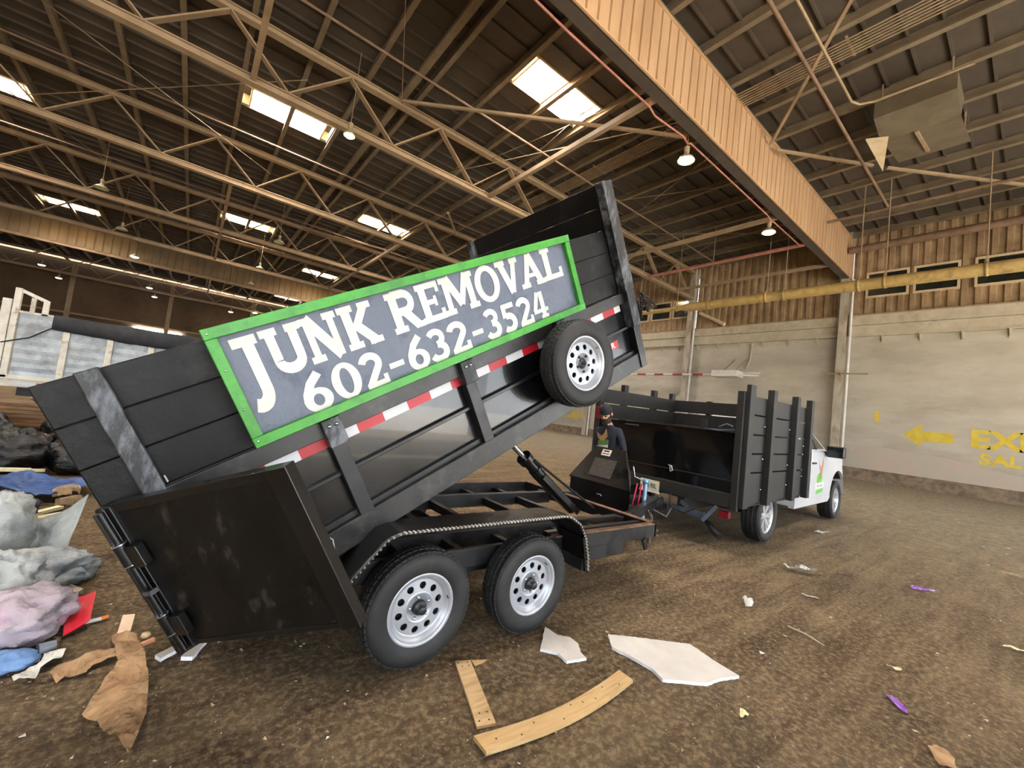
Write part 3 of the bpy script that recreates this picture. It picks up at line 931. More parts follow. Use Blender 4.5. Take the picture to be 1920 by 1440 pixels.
GL['N'] = (1.08, [('r', 0, 0, .4, .13), ('r', .02, .87, .36, 1), ('r', .68, .87, 1.06, 1), ('s', [(.2, .05), (.2, .95)], .17), ('s', [(.2, .98), (.86, .02)], .24), ('s', [(.87, .02), (.87, .95)], .17)])
GL['K'] = (.98, [('r', 0, 0, .42, .13), ('r', 0, .87, .42, 1), ('r', .58, .87, .94, 1), ('r', .6, 0, 1.0, .13), ('s', [(.2, .05), (.2, .95)], .21), ('s', [(.32, .42), (.76, .93)], .17), ('s', [(.36, .56), (.8, .06)], .21)])
GL['R'] = (.98, [('r', 0, 0, .42, .13), ('r', 0, .87, .4, 1), ('s', [(.2, .05), (.2, .95)], .21), ('s', [(.2, .925)] + ell(.5, .71, .24, .215, 90, -90, 12) + [(.2, .495)], .17), ('s', [(.46, .5), (.78, .06)], .21), ('r', .66, 0, .98, .13)])
GL['E'] = (.86, [('s', [(.2, .05), (.2, .95)], .21), ('r', 0, .87, .8, 1), ('r', 0, 0, .84, .14), ('r', .2, .44, .62, .57), ('r', .68, .72, .8, 1), ('r', .7, 0, .84, .28), ('r', .54, .38, .64, .64)])
GL['M'] = (1.3, [('r', 0, 0, .38, .13), ('r', .9, 0, 1.3, .13), ('r', .02, .87, .34, 1), ('r', .96, .87, 1.28, 1), ('s', [(.2, .05), (.22, .95)], .17), ('s', [(1.08, .05), (1.08, .95)], .2), ('s', [(.28, .98), (.66, .2)], .21), ('s', [(.64, .2), (1.02, .98)], .17)])
GL['O'] = (1.0, [('o', .5, .5, .5, .52, .21, .14)])
GL['V'] = (1.0, [('r', 0, .87, .42, 1), ('r', .64, .87, 1.0, 1), ('s', [(.2, .95), (.52, .03)], .21), ('s', [(.52, .03), (.82, .95)], .17)])
GL['A'] = (1.04, [('r', -.02, 0, .36, .13), ('r', .64, 0, 1.06, .13), ('s', [(.17, .05), (.5, .97)], .17), ('s', [(.5, .97), (.86, .05)], .21), ('r', .3, .28, .74, .4)])
GL['L'] = (.84, [('r', 0, .87, .42, 1), ('r', 0, 0, .84, .14), ('s', [(.2, .05), (.2, .95)], .21), ('r', .7, 0, .84, .32)])
GL['6'] = (.72, [('o', .36, .3, .36, .32, .2, .14), ('s', [(.56, .98), (.3, .76), (.14, .5), (.1, .3)], .19)])
GL['0'] = (.76, [('o', .38, .5, .38, .51, .2, .13)])
GL['2'] = (.74, [('s', ell(.34, .7, .25, .22, 165, -30, 14) + [(.14, .1)], .18), ('r', .04, 0, .74, .15), ('r', .6, 0, .74, .3)])
GL['3'] = (.7, [('s', ell(.3, .73, .24, .2, 150, -90, 12), .17), ('s', ell(.3, .3, .27, .23, 90, -160, 14), .19)])
GL['5'] = (.68, [('r', .1, .84, .64, 1), ('s', [(.16, .98), (.14, .52)], .16), ('s', ell(.28, .32, .27, .25, 110, -140, 14), .19)])
GL['4'] = (.74, [('s', [(.5, .0), (.5, 1)], .18), ('s', [(.34, 1), (.06, .34)], .16), ('r', 0, .24, .74, .38), ('r', .32, 0, .7, .11)])
GL['-'] = (.5, [('s', [(.02, .42), (.48, .42)], .14)])
def glyph(ch, s0, t0, w, h, name):
    gw, st = GL[ch]
    mb = MB(BM @ frame((SU + s0, 2.404, SV + t0), (1, 0, 0), (0, 0, 1), (0, -1, 0)))
    sx, sy = w / gw, h
    z = .0025
    for e in st:
        z += .00012
        def P(x, y):
            return (x * sx, y * sy, z)
        if e[0] == 'r':
            _, a, b, c, d = e
            if d > .95 and d - b < .2:
                b -= .02
            elif b < .01 and d < .2:
                d += .02
            mb.add([P(a, b), P(c, b), P(c, d), P(a, d)], [(0, 1, 2, 3)])
        elif e[0] == 's':
            Lf, Rt = stroke(e[1], [1.17 * (e[2][min(i, len(e[2]) - 1)] if isinstance(e[2], list) else e[2]) for i in range(len(e[1]))])
            n = len(Lf)
            mb.add([P(*p) for p in Lf] + [P(*p) for p in Rt], [(i, n + i, n + i + 1, i + 1) for i in range(n - 1)])
        else:
            _, cx, cy, rx, ry, wx, wy = e
            wx, wy = wx * 1.14, wy * 1.14
            n = 32
            mb.add([P(cx + rx * cos(2 * pi * i / n), cy + ry * sin(2 * pi * i / n)) for i in range(n)] + [P(cx + (rx - wx) * cos(2 * pi * i / n), cy + (ry - wy) * sin(2 * pi * i / n)) for i in range(n)],
                   [(i, (i + 1) % n, n + (i + 1) % n, n + i) for i in range(n)])
    return mb.build(name, M_letter, sg)
for ch, s0, s1, dt in (('J', .07, .205, -.06), ('U', .215, .405, 0), ('N', .405, .605, 0), ('K', .612, .815, 0), ('R', .9, 1.11, 0), ('E', 1.105, 1.28, 0), ('M', 1.275, 1.55, 0), ('O', 1.55, 1.76, 0), ('V', 1.755, 1.965, 0), ('A', 1.96, 2.2, 0), ('L', 2.205, 2.405, 0)):
    glyph(ch, s0, .285 + dt + .012 * s0, s1 - s0, .245 - dt, 'letter')
for ch, s0, s1 in (('6', .285, .435), ('0', .45, .61), ('2', .62, .765), ('-', .785, .89), ('6', .915, 1.06), ('3', 1.075, 1.215), ('2', 1.225, 1.385), ('-', 1.41, 1.51), ('3', 1.535, 1.67), ('5', 1.69, 1.825), ('2', 1.84, 1.985), ('4', 2.0, 2.15)):
    glyph(ch, s0, .045 + .004 * s0, s1 - s0, .205, 'digit')

# ---- open barn door, swung out from the near rear corner
PH = radians(49)
DM = BM @ frame((.01, 2.485, .012), (cos(PH), -sin(PH), 0), (-sin(PH), -cos(PH), 0), (0, 0, 1))   # x along the door, y out of its outer face, z up
dr = MB(DM).box((.05, -.03, .03), (.93, .002, .745)).build('tailgate_door', M_door, tr, .003)
MB(DM).box((.87, -.045, 0), (.965, .012, .775)).build('door_stile', M_black, dr, .004)
MB(DM).box((.03, -.045, .735), (.93, .008, .775)).build('door_rail', M_black, dr, .004)
MB(DM).box((.03, -.045, 0), (.93, .004, .03)).build('door_rail', M_black, dr, .004)
MB(DM).box((0, -.045, 0), (.06, .02, .77)).build('door_stile', M_black, dr, .004)
MB(DM).tube([(.03, .04, .01), (.03, .04, .76)], .014, 10).build('latch_rod', M_black, dr)
for z in (.12, .5):
    MB(DM).tube([(.03, .04, z), (.03, .04, z + .1)], .026, 12).build('hinge_barrel', M_black, dr)
    MB(DM).tube([(.03, .04, z - .004), (.03, .04, z)], .028, 12).tube([(.03, .04, z + .1), (.03, .04, z + .104)], .028, 12).build('hinge_washer', M_chrome, dr)
    MB(DM).box((.03, .012, z - .02), (.12, .05, z + .085)).build('hinge_strap', M_black, dr, .004)
MB(DM).box((-.02, -.045, .0), (.03, .03, .775)).build('hinge_plate', M_black, dr, .012)
MB(DM).beam((.0, .03, .34), (.1, .06, .36), .03, .02).build('rod_guide', M_black, dr)
MB(DM).tube([(.27, -.09, .82), (.285, -.08, .79)], .005, 8).build('door_pin', M_chrome, dr)

MB().tube([(.682, 2.44, .772), (.715, 2.44, .775), (.748, 2.44, .755), (.765, 2.44, .70), (.771, 2.44, .644)], .004, 6).build('loose_wire', M_letter, tr)
# ---- chassis
fr = MB().box((.35, 2.9, .42), (4.0, 2.98, .56)).box((.35, 4.07, .42), (4.0, 4.15, .56)).build('chassis', M_frameb, tr)
def fb(name, lo, hi, m=M_frameb, bev=.003):
    return MB().box(lo, hi).build(name, m, fr, bev)
for y0, y1 in ((2.47, 2.51), (4.56, 4.60)):
    fb('side_rail', (.4, y0, .46), (4.02, y1, .59))
    fb('rail_cap', (2.55, y0 - .012, .588), (4.035, y1 + .02, .6), M_rust)
    fb('rail_skirt', (2.6, y0 + .01, .34), (3.5, y1 - .005, .46))
fb('front_crossmember', (3.99, 2.47, .46), (4.03, 4.6, .59))
fb('crossmember_cap', (3.97, 2.458, .588), (4.045, 4.61, .6), M_rust)
for x in (.6, 1.3, 1.72, 2.2, 2.9, 3.4):
    fb('cross_tube', (x, 2.5, .44), (x + .06, 4.56, .52))
fb('inner_rail', (2.6, 2.62, .5), (4.0, 2.68, .58))
fb('tray', (2.95, 2.68, .47), (3.98, 3.2, .5), M_rust)
for y in (2.46, 4.6):
    for x in (3.8,):
        MB().beam((x, y, .46), (x + .05, y, .36), .02, .05).build('tie_hook', M_frameb, fr)
# A-frame tongue and coupler
MB().beam((3.9, 2.85, .5), (5.55, 3.48, .5), .08, .13).build('tongue', M_frameb, fr)
MB().beam((3.9, 4.2, .5), (5.55, 3.57, .5), .08, .13).build('tongue', M_frameb, fr)
MB().box((5.4, 3.44, .42), (5.72, 3.6, .56)).build('coupler', M_frameb, fr, .02)
MB().lathe([(0, .07), (.05, .05), (.06, 0), (.045, -.05), (0, -.06)], 14, Matrix.Translation((5.75, 3.52, .52))).build('coupler_socket', M_frameb, fr)
# axles and springs
for x in (1.27, 2.16):
    MB().tube([(x, 2.4, .345), (x, 4.66, .345)], .04, 10).build('axle', M_frameb, fr)
for y in (2.56, 4.5):
    MB().box((1.0, y - .03, .4), (2.45, y + .03, .44)).beam((1.7, y, .44), (1.62, y, .3), .05, .05).build('leaf_spring', M_frameb, fr)
    MB().beam((1.62, y - .06, .58), (1.7, y - .06, .28), .05, .09).build('spring_hanger', M_frameb, fr)

# ---- fenders
def fender(y0, y1, s):
    pts = [(.62, .40), (.79, .585), (.985, .80), (1.06, .825), (2.36, .838), (2.44, .825), (2.55, .76), (2.63, .64), (2.675, .5), (2.69, .385)]
    f = empty('fender', (1.7, (y0 + y1) / 2, .8), parent=None)
    f.parent = tr
    f.location = Vector((1.7, (y0 + y1) / 2, .8)) - OFF[tr]
    OFF[f] = Vector((1.7, (y0 + y1) / 2, .8))
    mb = MB()
    n = len(pts)
    vs = []
    for dz in (0, -.008):
        for y in (y0, y1):
            vs += [(x, y, z + dz) for x, z in pts]
    fs = []
    for i in range(n - 1):
        fs += [(i, i + 1, n + i + 1, n + i), (2 * n + i, 3 * n + i, 3 * n + i + 1, 2 * n + i + 1), (i, 2 * n + i, 2 * n + i + 1, i + 1), (n + i, n + i + 1, 3 * n + i + 1, 3 * n + i)]
    mb.add(vs, fs)
    mb.build('fender_plate', M_black, f)
    # inner skirt
    ys = y1
    MB().add([(x, ys, z) for x, z in pts] + [(x, ys, z - .07) for x, z in pts], [(i, i + 1, n + i + 1, n + i) for i in range(n - 1)]).build('inner_skirt', M_black, f)
    # outer lip of bright tread plate
    mb = MB()
    lip = [(x + (-.012 if i < 3 else .012 if i > 6 else 0), y0, z) for i, (x, z) in enumerate(pts)]
    mb.tube(lip, .013, 8)
    mb.build('fender_lip', M_black, f)
    mb = MB()
    acc = 0.
    for (xa, za), (xb, zb) in zip(pts[:-1], pts[1:]):
        ln = sqrt((xb - xa) ** 2 + (zb - za) ** 2)
        k = max(2, int(ln / .028))
        for j in range(k):
            t = (j + .5) / k
            c = Vector((xa + (xb - xa) * t, y0 - .008 * -s * -1, za + (zb - za) * t + .006))
            d = Vector((xb - xa, 0, zb - za)).normalized()
            mb.beam(c - d * .009 + Vector((0, .008, .004)), c + d * .009 + Vector((0, -.006, -.002)), .008, .012)
    mb.build('tread_pattern', M_tread, f)['kind'] = 'stuff'
    MB().box((2.64, y0 + .02, .39), (2.69, y1, .48)).build('fender_stay', M_frameb, f)
    MB().add([(2.69, y0, .385), (2.69, y1, .385), (2.62, y1, .66), (2.62, y0, .66), (2.67, y0, .385), (2.67, y1, .385), (2.60, y1, .66), (2.60, y0, .66)], [(0, 1, 2, 3), (7, 6, 5, 4), (0, 3, 7, 4), (1, 5, 6, 2)]).build('front_flap', M_black, f)
    return f
fender(2.22, 2.5, 1)
fender(4.84, 4.57, -1)

# ---- wheels
def tire_profile(R, w, rim):
    h = w / 2
    sw = R - rim
    return [(rim, -h * .72), (rim + .012, -h * .86), (rim + sw * .35, -h * .99), (rim + sw * .6, -h), (rim + sw * .86, -h * .93), (R - .012, -h * .82), (R, -h * .7), (R, -h * .46), (R - .009, -h * .45), (R - .009, -h * .39), (R + .001, -h * .38),
            (R + .001, -h * .06), (R - .009, -h * .05), (R - .009, h * .05), (R + .001, h * .06), (R + .001, h * .38), (R - .009, h * .39), (R - .009, h * .45), (R, h * .46),
            (R, h * .7), (R - .012, h * .82), (R - sw * .14, h * .93), (rim + sw * .6, h), (rim + sw * .35, h * .99), (rim + .012, h * .86), (rim, h * .72)]
def holed_disc(mb, r1, r2, z1, z2, nh, hr, rc, M, th=.006):
    """dished disc between radii r1..r2 with nh round holes of radius hr centred on radius rc; returns nothing"""
    def zz(r):
        return z1 + (z2 - z1) * (r - r1) / (r2 - r1)
    half = pi / nh
    K = 24
    for s in range(nh):
        a0 = 2 * pi * s / nh
        inner, outer, deep = [], [], []
        for k in range(K):
            t = 2 * pi * k / K
            dx, dy = cos(t), sin(t)            # dx radial, dy tangential
            inner.append((rc + hr * dx, a0 + hr * dy / rc))
            # to the sector boundary
            big = []
            if dx > 1e-6: big.append((r2 - rc) / dx)
            if dx < -1e-6: big.append((r1 - rc) / dx)
            if abs(dy) > 1e-6: big.append(half * rc / abs(dy))
            m_ = min(big)
            outer.append((rc + m_ * dx, a0 + m_ * dy / rc))
        # corners of the sector are squared off by snapping the closest samples
        for (rr, aa) in ((r2, a0 + half), (r2, a0 - half), (r1, a0 + half), (r1, a0 - half)):
            j = min(range(K), key=lambda i: (outer[i][0] - rr) ** 2 + ((outer[i][1] - aa) * rc) ** 2)
            outer[j] = (rr, aa)
        def P(ra, dz=0):
            return M @ Vector((ra[0] * cos(ra[1]), ra[0] * sin(ra[1]), zz(ra[0]) + dz))
        vs = [P(p) for p in inner] + [P(p) for p in outer] + [P(p, -.008) for p in inner]
        fs = []
        for k in range(K):
            l = (k + 1) % K
            fs.append((k, K + k, K + l, l))
        mb.add(vs[:2 * K], fs, True)
        mb.add(vs[:K] + vs[2 * K:], [(K + k, k, (k + 1) % K, K + (k + 1) % K) for k in range(K)], True)
def tread_blocks(mb, R, w, n=54):
    for k in range(n):
        a = 2 * pi * k / n
        for j, (y0, y1) in enumerate(((-.47 * w, -.24 * w), (-.18 * w, -.04 * w), (.04 * w, .18 * w), (.24 * w, .47 * w))):
            aa = a + (.5 * pi / n if j % 2 else 0)
            da = pi / n * .78
            def P(r, t, z):
                return (r * cos(t), r * sin(t), z)
            rr = R if 0 < j < 3 else R - .006
            vs = [P(R - .02, aa - da, y0), P(R - .02, aa + da, y0), P(R - .02, aa + da, y1), P(R - .02, aa - da, y1),
                  P(rr + .004, aa - da, y0), P(rr + .004, aa + da, y0), P(rr + .004, aa + da, y1), P(rr + .004, aa - da, y1)]
            mb.add(vs, [(4, 5, 6, 7), (0, 1, 5, 4), (1, 2, 6, 5), (2, 3, 7, 6), (3, 0, 4, 7)])
def steel_wheel(name, parent, loc, rotM, spare=False, R=.343, w=.2, rim=.205):
    """wheel whose local +Z points out of the visible face"""
    wh = empty(name, loc, parent=parent, local=True)
    wh.matrix_local = Matrix.Translation(loc) @ rotM
    OFF[wh] = Vector()
    mb = MB()
    mb.lathe(tire_profile(R - .004, w, rim), 48)
    t = mb.build('tire', M_tire, wh)
    mb = MB()
    tread_blocks(mb, R, w * .8)
    mb.build('tread', M_tire, wh)['kind'] = 'stuff'
    h = w / 2
    rm = MB()
    rm.lathe([(rim - .012, -h * .7), (rim - .012, h * .55), (rim + .004, h * .62), (rim + .012, h * .8), (rim + .008, h * .86), (rim - .006, h * .82), (rim - .012, h * .72), (rim - .016, h * .66), (rim - .026, h * .64), (rim - .03, h * .46), (rim - .04, h * .42)], 48)
    I = Matrix.Identity(4)
    holed_disc(rm, .095, rim - .04, h * .5, h * .42, 10, .0215, .13, I)
    rm.lathe([(.095, h * .5), (.086, h * .56), (.08, h * .47), (.046, h * .45), (.044, h * .3)], 36)
    rm.build('rim', M_rim, wh)
    MB().lathe([(0, -h * .5), (rim - .02, -h * .5)], 24).lathe([(.0, h * .12), (rim - .05, h * .02)], 20).build('dark_backing', M_dark, wh)  # flat dark discs stand in for the shade behind the rim holes
    if not spare:
        MB().lathe([(.043, h * .3), (.043, h * .62), (.036, h * .7), (.026, h * .7), (.026, h * 1.0), (.02, h * 1.06), (0, h * 1.06)], 20).build('hub_cap', M_hubk, wh)
    else:
        MB().lathe([(.043, h * .35), (.04, h * .42), (0, h * .42)], 16).lathe([(.012, h * .42), (.012, h * .8), (0, h * .82)], 10).build('spare_bolt', M_hubk, wh)
    for k in range(5):
        a = 2 * pi * k / 5 + .3
        MB().lathe([(.011, h * .44), (.011, h * .56), (.007, h * .62), (0, h * .62)], 6, Matrix.Translation((.064 * cos(a), .064 * sin(a), 0))).build('lug_nut', M_chrome if not spare else M_hubk, wh)
    MB().tube([(rim - .02, 0, h * .55), (rim - .03, 0, h * .95)], .004, 6).build('valve', M_hubk, wh)
    return wh
TL = Vector((2.0, 3.5, 0))
NEAR = frame((0, 0, 0), (1, 0, 0), (0, 0, 1), (0, -1, 0)).to_3x3().to_4x4()      # local z -> -Y
FARS = frame((0, 0, 0), (-1, 0, 0), (0, 0, 1), (0, 1, 0)).to_3x3().to_4x4()
w0 = steel_wheel('wheel', tr, Vector((1.27, 2.35, .343)) - TL, NEAR @ Matrix.Rotation(.25, 4, 'Z'))
for x, y, m_ in ((2.16, 2.35, NEAR @ Matrix.Rotation(.9, 4, 'Z')), (1.27, 4.71, FARS), (2.16, 4.71, FARS)):
    c = copy_tree(w0, tr)
    c.matrix_local = Matrix.Translation(Vector((x, y, .343)) - TL) @ m_
# spare on the bed side
SPM = BM @ Matrix.Translation((2.8, 2.28, .41)) @ NEAR @ Matrix.Rotation(.4, 4, 'Z')
sw = steel_wheel('spare_wheel', tr, (0, 0, 0), Matrix.Identity(4), True)
sw.matrix_local = Matrix.Translation(-TL) @ SPM
MB(BM).box((2.74, 2.3, .36), (2.86, YN, .46)).build('spare_bracket', M_frameb, tr, .004)
mb = MB(BM)
for k in range(9):
    a = pi * (.55 + .9 * k / 8)
# ---- hydraulic ram
hy = empty('hydraulic_ram', (3.1, 3.5, .9), parent=None)
hy.parent = tr
hy.location = Vector((3.1, 3.5, .9)) - TL
OFF[hy] = Vector((3.1, 3.5, .9))
A_, B_ = Vector((3.72, 3.4, .52)), Vector((2.35, 3.4, 1.5))
dd = (B_ - A_).normalized()
MB().tube([A_, A_ + dd * .98], .062, 16).build('ram_barrel', M_black, hy)
MB().tube([A_ + dd * .95, A_ + dd * 1.02], .085, 16).tube([A_ + dd * .78, A_ + dd * .81], .075, 16).build('ram_collar', M_black, hy)
MB().tube([A_ + dd * .98, B_], .03, 12).build('ram_rod', M_chrome, hy)
MB().beam(A_ + Vector((.02, -.09, -.02)), A_ + dd * .72 + Vector((0, -.09, -.02)), .02, .06).build('lift_arm', M_black, hy)
MB().beam(A_ + Vector((.02, .09, -.02)), A_ + dd * .72 + Vector((0, .09, -.02)), .02, .06).build('lift_arm', M_black, hy)
MB().tube([A_ + dd * .9 + Vector((0, -.07, .05)), A_ + dd * .5 + Vector((.03, -.1, .08)), A_ + Vector((.25, -.12, .03))], .014, 8).build('hose', M_dark, hy)
# ---- pump box on the tongue
pbx = MB()
r0, r1, f0, f1 = 3.11, 4.12, 3.38, 3.90
pbx.hexa([(4.42, r0, .5), (4.9, 3.47, .5), (4.9, 3.8, .5), (4.42, r1, .5)], [(4.42, r0, .765), (4.9, 3.47, .9), (4.9, 3.8, .9), (4.42, r1, .765)])
pump = pbx.build('pump_box', M_black, tr, .004)
MB().hexa([(4.40, r0 - .015, .755), (4.92, 3.48, .9), (4.92, 3.79, .9), (4.40, r1 + .015, .755)], [(4.40, r0 - .015, .775), (4.63, f0, 1.235), (4.63, f1, 1.235), (4.40, r1 + .015, .775)]).build('lid', M_black, pump, .004)
lidn = Vector((-(1.235 - .775), 0, .23)).normalized()
LMp = frame(Vector((4.40, 3.615, .775)) + lidn * .004, (0, -1, 0), Vector((.23, 0, .46)).normalized(), lidn)
MB(LMp).box((-.2, .08, 0), (.17, .34, .006)).build('tread_panel', mat('worn_tread_plate', (40, 36, 32), (70, 62, 54), scale=40, rough=.5, bump=.6, bscale=50), pump)
MB(LMp).box((-.13, .39, 0), (.02, .48, .004)).build('warning_label', M_sticker, pump)
MB(LMp).box((-.1, .445, .004), (-.01, .465, .005)).box((-.11, .41, .004), (0, .422, .005)).build('label_print', M_dark, pump)
MB().tube([(4.39, 3.58, .62), (4.37, 3.58, .64), (4.37, 3.52, .64), (4.39, 3.52, .62)], .008, 6).build('latch', M_chrome, pump)
# ---- jack with crank
jk = empty('tongue_jack', (5.2, 3.42, .3), parent=None)
jk.parent = tr
jk.location = Vector((5.2, 3.42, .3)) - TL
OFF[jk] = Vector((5.2, 3.42, .3))
M_jack = mat('galvanised_jack', (120, 150, 180), (150, 176, 200), scale=8, rough=.35, metal=.6)
MB().tube([(5.2, 3.42, .18), (5.2, 3.42, .8)], .03, 12).build('jack_tube', M_jack, jk)
MB().lathe([(0, .05), (.045, .04), (.045, -.02), (0, -.03)], 14, Matrix.Translation((5.2, 3.42, .81))).build('jack_head', M_jack, jk)
MB().lathe([(.08, 0), (.08, .015), (.03, .04)], 14, Matrix.Translation((5.2, 3.42, .14))).build('jack_foot', M_frameb, jk)
MB().tube([(5.2, 3.42, .82), (5.14, 3.53, .85), (5.13, 3.56, .86), (5.10, 3.58, 1.0)], .011, 8).build('crank', M_chrome, jk)
MB().beam((5.12, 3.5, .78), (5.08, 3.52, .48), .02, .012).build('strap', M_pinkstrap, jk)
MB().beam((5.16, 3.46, .78), (5.13, 3.47, .42), .02, .012).build('strap', M_pinkstrap, jk)
MB().box((5.11, 3.45, .36), (5.15, 3.49, .43)).build('strap_end', M_sticker, jk)
# safety chain sagging between tongue and truck
def chain(name, pts, m, parent, link=.034, wire=.005):
    mb = MB()
    P = [Vector(p) for p in pts]
    k = 0
    for a, b in zip(P[:-1], P[1:]):
        n = max(1, int((b - a).length / (link * .8)))
        for i in range(n):
            c = a.lerp(b, (i + .5) / n)
            d = (b - a).normalized()
            s = d.cross(Vector((.3, .5, .8))).normalized()
            q = s if k % 2 else d.cross(s)
            mb.tube([c + d * link * .55 * cos(t) + q * link * .34 * sin(t) for t in [2 * pi * j / 8 for j in range(8)]], wire, 5, closed=True)
            k += 1
    o = mb.build(name, m, parent)
    o['kind'] = 'stuff'
    return o
chain('safety_chain', [(5.05, 3.3, .5), (5.02, 3.16, .42), (4.9, 3.08, .28), (4.85, 3.05, .12)], M_zinc, jk)
chain('safety_chain', [(5.3, 3.38, .46), (5.6, 3.3, .34), (5.8, 3.35, .44)], M_zinc, jk)

# ---- black chain hung in loops on the front stake
ch = MB(BM)
rr = random.Random(3)
pts = []
ct = MB()
def BP(u, y, v):
    return BM @ Vector((u, y, v))
for k in range(9):
    u0, y0 = 3.93 + .02 * rr.random(), 2.42 + .18 * rr.random()
    v0 = .80 - .1 * rr.random()
    top = BP(u0, y0, v0)
    wdt = .06 + .1 * rr.random()
    drop = .1 + .16 * rr.random()
    loop = []
    for j in range(13):
        t = j / 12
        loop.append(top + Vector((wdt * t + .03, -.05 * sin(pi * t) + .1 * (t - .5) * (k % 3 - 1), -drop * sin(pi * t) + (-.04 * t))))
    pts.append(loop)
mb = MB()
k2 = 0
for loop in pts + [[BP(3.93, 2.45, .74) + Vector((.0, 0, 0)), BP(3.93, 2.45, .74) + Vector((.12, -.05, -.04)), BP(3.93, 2.45, .74) + Vector((.21, -.08, -.11)), BP(3.93, 2.45, .74) + Vector((.19, -.07, -.13)), BP(3.93, 2.45, .74) + Vector((.08, -.03, -.08))]]:
    for a, b in zip(loop[:-1], loop[1:]):
        n = max(1, int((b - a).length / .02))
        for i in range(n):
            c = a.lerp(b, (i + .5) / n)
            d = (b - a).normalized()
            s = d.cross(Vector((.2, .7, .5))).normalized()
            q = s if k2 % 2 else d.cross(s)
            mb.tube([c + d * .017 * cos(t) + q * .011 * sin(t) for t in [2 * pi * j / 7 for j in range(7)]], .0042, 4, closed=True)
            k2 += 1
mb.v = [p + Vector((.03, -.02, 0)) for p in mb.v]
o = mb.build('load_chain', mat('black_chain_steel', (30, 30, 32), (60, 58, 54), scale=20, rough=.3, metal=.7), None)
tag(o, 'black steel chain looped on the front stake of the trailer', 'chain')
# ================================================================== pickup with a stake body
M_tblack = mat('black_stake_paint', (24, 23, 22), (32, 31, 29), scale=5, rough=.58, bump=.1, bscale=30, c3=(42, 40, 38), s3=2, t3=(.55, .8))
M_tgloss = mat('gloss_black_tailgate', (7, 7, 8), (11, 11, 12), scale=2, rough=.2, rvar=.08, coat=.3)
M_twhite = mat('white_truck_paint', (196, 200, 206), (204, 208, 214), scale=2, rough=.28, coat=.5)
M_tglass = mat('cab_window_glass', (40, 44, 46), (52, 56, 56), scale=1, rough=.08, spec=.7)
M_plastic = mat('black_plastic', (22, 22, 24), (30, 30, 32), scale=8, rough=.4)
M_alloy = mat('polished_alloy', (206, 208, 212), (222, 224, 228), scale=8, rough=.25, metal=.6)
M_orange = mat('orange_marker_lens', (240, 130, 50), rough=.25, emit=((250, 120, 40), .6))
M_redlens = mat('red_lamp_lens', (112, 12, 28), rough=.3)
M_plate = mat('licence_plate_face', (206, 206, 178), (190, 204, 190), scale=6, rough=.5, c3=(214, 190, 150), s3=4)
M_hitch = mat('blue_grey_hitch_steel', (62, 70, 84), (86, 94, 108), scale=6, rough=.4, metal=.4)
M_logo_b = mat('logo_brown', (150, 92, 46), (170, 110, 60), scale=8, rough=.4)
M_logo_g = mat('logo_green', (84, 176, 60), (110, 196, 80), scale=8, rough=.4)
M_logo_w = mat('logo_white', (240, 240, 236), rough=.4)
M_logo_k = mat('logo_dark', (40, 60, 44), rough=.5)

tk = empty('pickup_truck', (5.98, 2.5, .0), (0, radians(-1.1), radians(1.5)))
tag(tk, 'white pickup truck with black wooden stake body', 'truck')
TM = Matrix.Translation((5.98, 2.5, 0)) @ Matrix.Rotation(radians(1.5), 4, 'Z') @ Matrix.Rotation(radians(-1.1), 4, 'Y')
SL, SW = 2.66, 2.5
PZ = [.66, 1.107, 1.374, 1.641, 1.918, 2.19]
def side_panel(name, y, s):
    """s=-1: outside faces -y"""
    p = empty(name, (0, y, 0), parent=tk, local=True)
    for a, b in zip(PZ[:-1], PZ[1:]):
        MB().box((.0, 0, a + .008), (SL, -s * .035, b - .012)).build('plank', M_tblack, p, .004)
    for i, (x, w) in enumerate(((.0, .17), (.76, .13), (1.80, .13), (2.53, .13))):
        MB().box((x, s * .09 if i else s * .06, .64 + .0 * i), (x + w, 0, 2.315)).build('stake', M_tblack, p, .005)
    for x, z in ((.72, 1.77), (1.76, 1.77), (.72, .86), (1.76, .88), (2.5, 1.0), (2.5, 1.52), (1.76, 1.2), (.72, 1.3)):
        MB().lathe([(0, .014), (.012, .01), (.014, 0)], 8, frame((x, s * .002, z), (1, 0, 0), (0, 0, 1), (0, s, 0))).build('bolt_head', M_chrome, p)
    return p
side_panel('stake_side', 0, -1)
side_panel('stake_side', SW, 1)
bh = empty('bulkhead', (SL - .05, 0, 0), parent=tk, local=True)
for a, b in zip(PZ[:-1], PZ[1:]):
    MB().box((0, .04, a + .012), (.035, SW - .04, b - .012)).build('plank', M_tblack, bh, .004)
for y in (.8, 1.7):
    MB().box((.035, y, .66), (.11, y + .1, 2.2)).build('stake', M_tblack, bh)
MB().box((.0, .04, .62), (SL - .06, SW - .04, .68)).build('bed_floor', M_tblack, tk)
tg = MB().box((-.035, .06, .82), (.0, SW - .06, 1.64)).build('tailgate', M_tgloss, tk, .006)
MB().box((-.045, .05, .62), (.0, SW - .05, .805)).build('rear_skirt', M_tblack, tg, .006)
MB().box((-.05, .06, .985), (-.03, SW - .06, .998)).build('tailgate_strip', M_tblack, tg)
MB().box((-.055, .0, .6), (.01, .09, 2.22)).build('corner_board', M_tblack, tk, .006)
MB().box((-.055, SW - .09, .6), (.01, SW, 2.2)).build('corner_board', M_tblack, tk, .006)
MB().box((-.06, .1, 1.645), (.02, SW - .1, 1.67)).build('top_bar', M_tblack, tg)
MB().tube([(-.06, .98, 1.03), (-.07, 1.0, 1.05), (-.07, .95, 1.04), (-.07, .93, .98), (-.06, .97, .955)], .009, 6, closed=True).build('ring_handle', M_letter, tg)
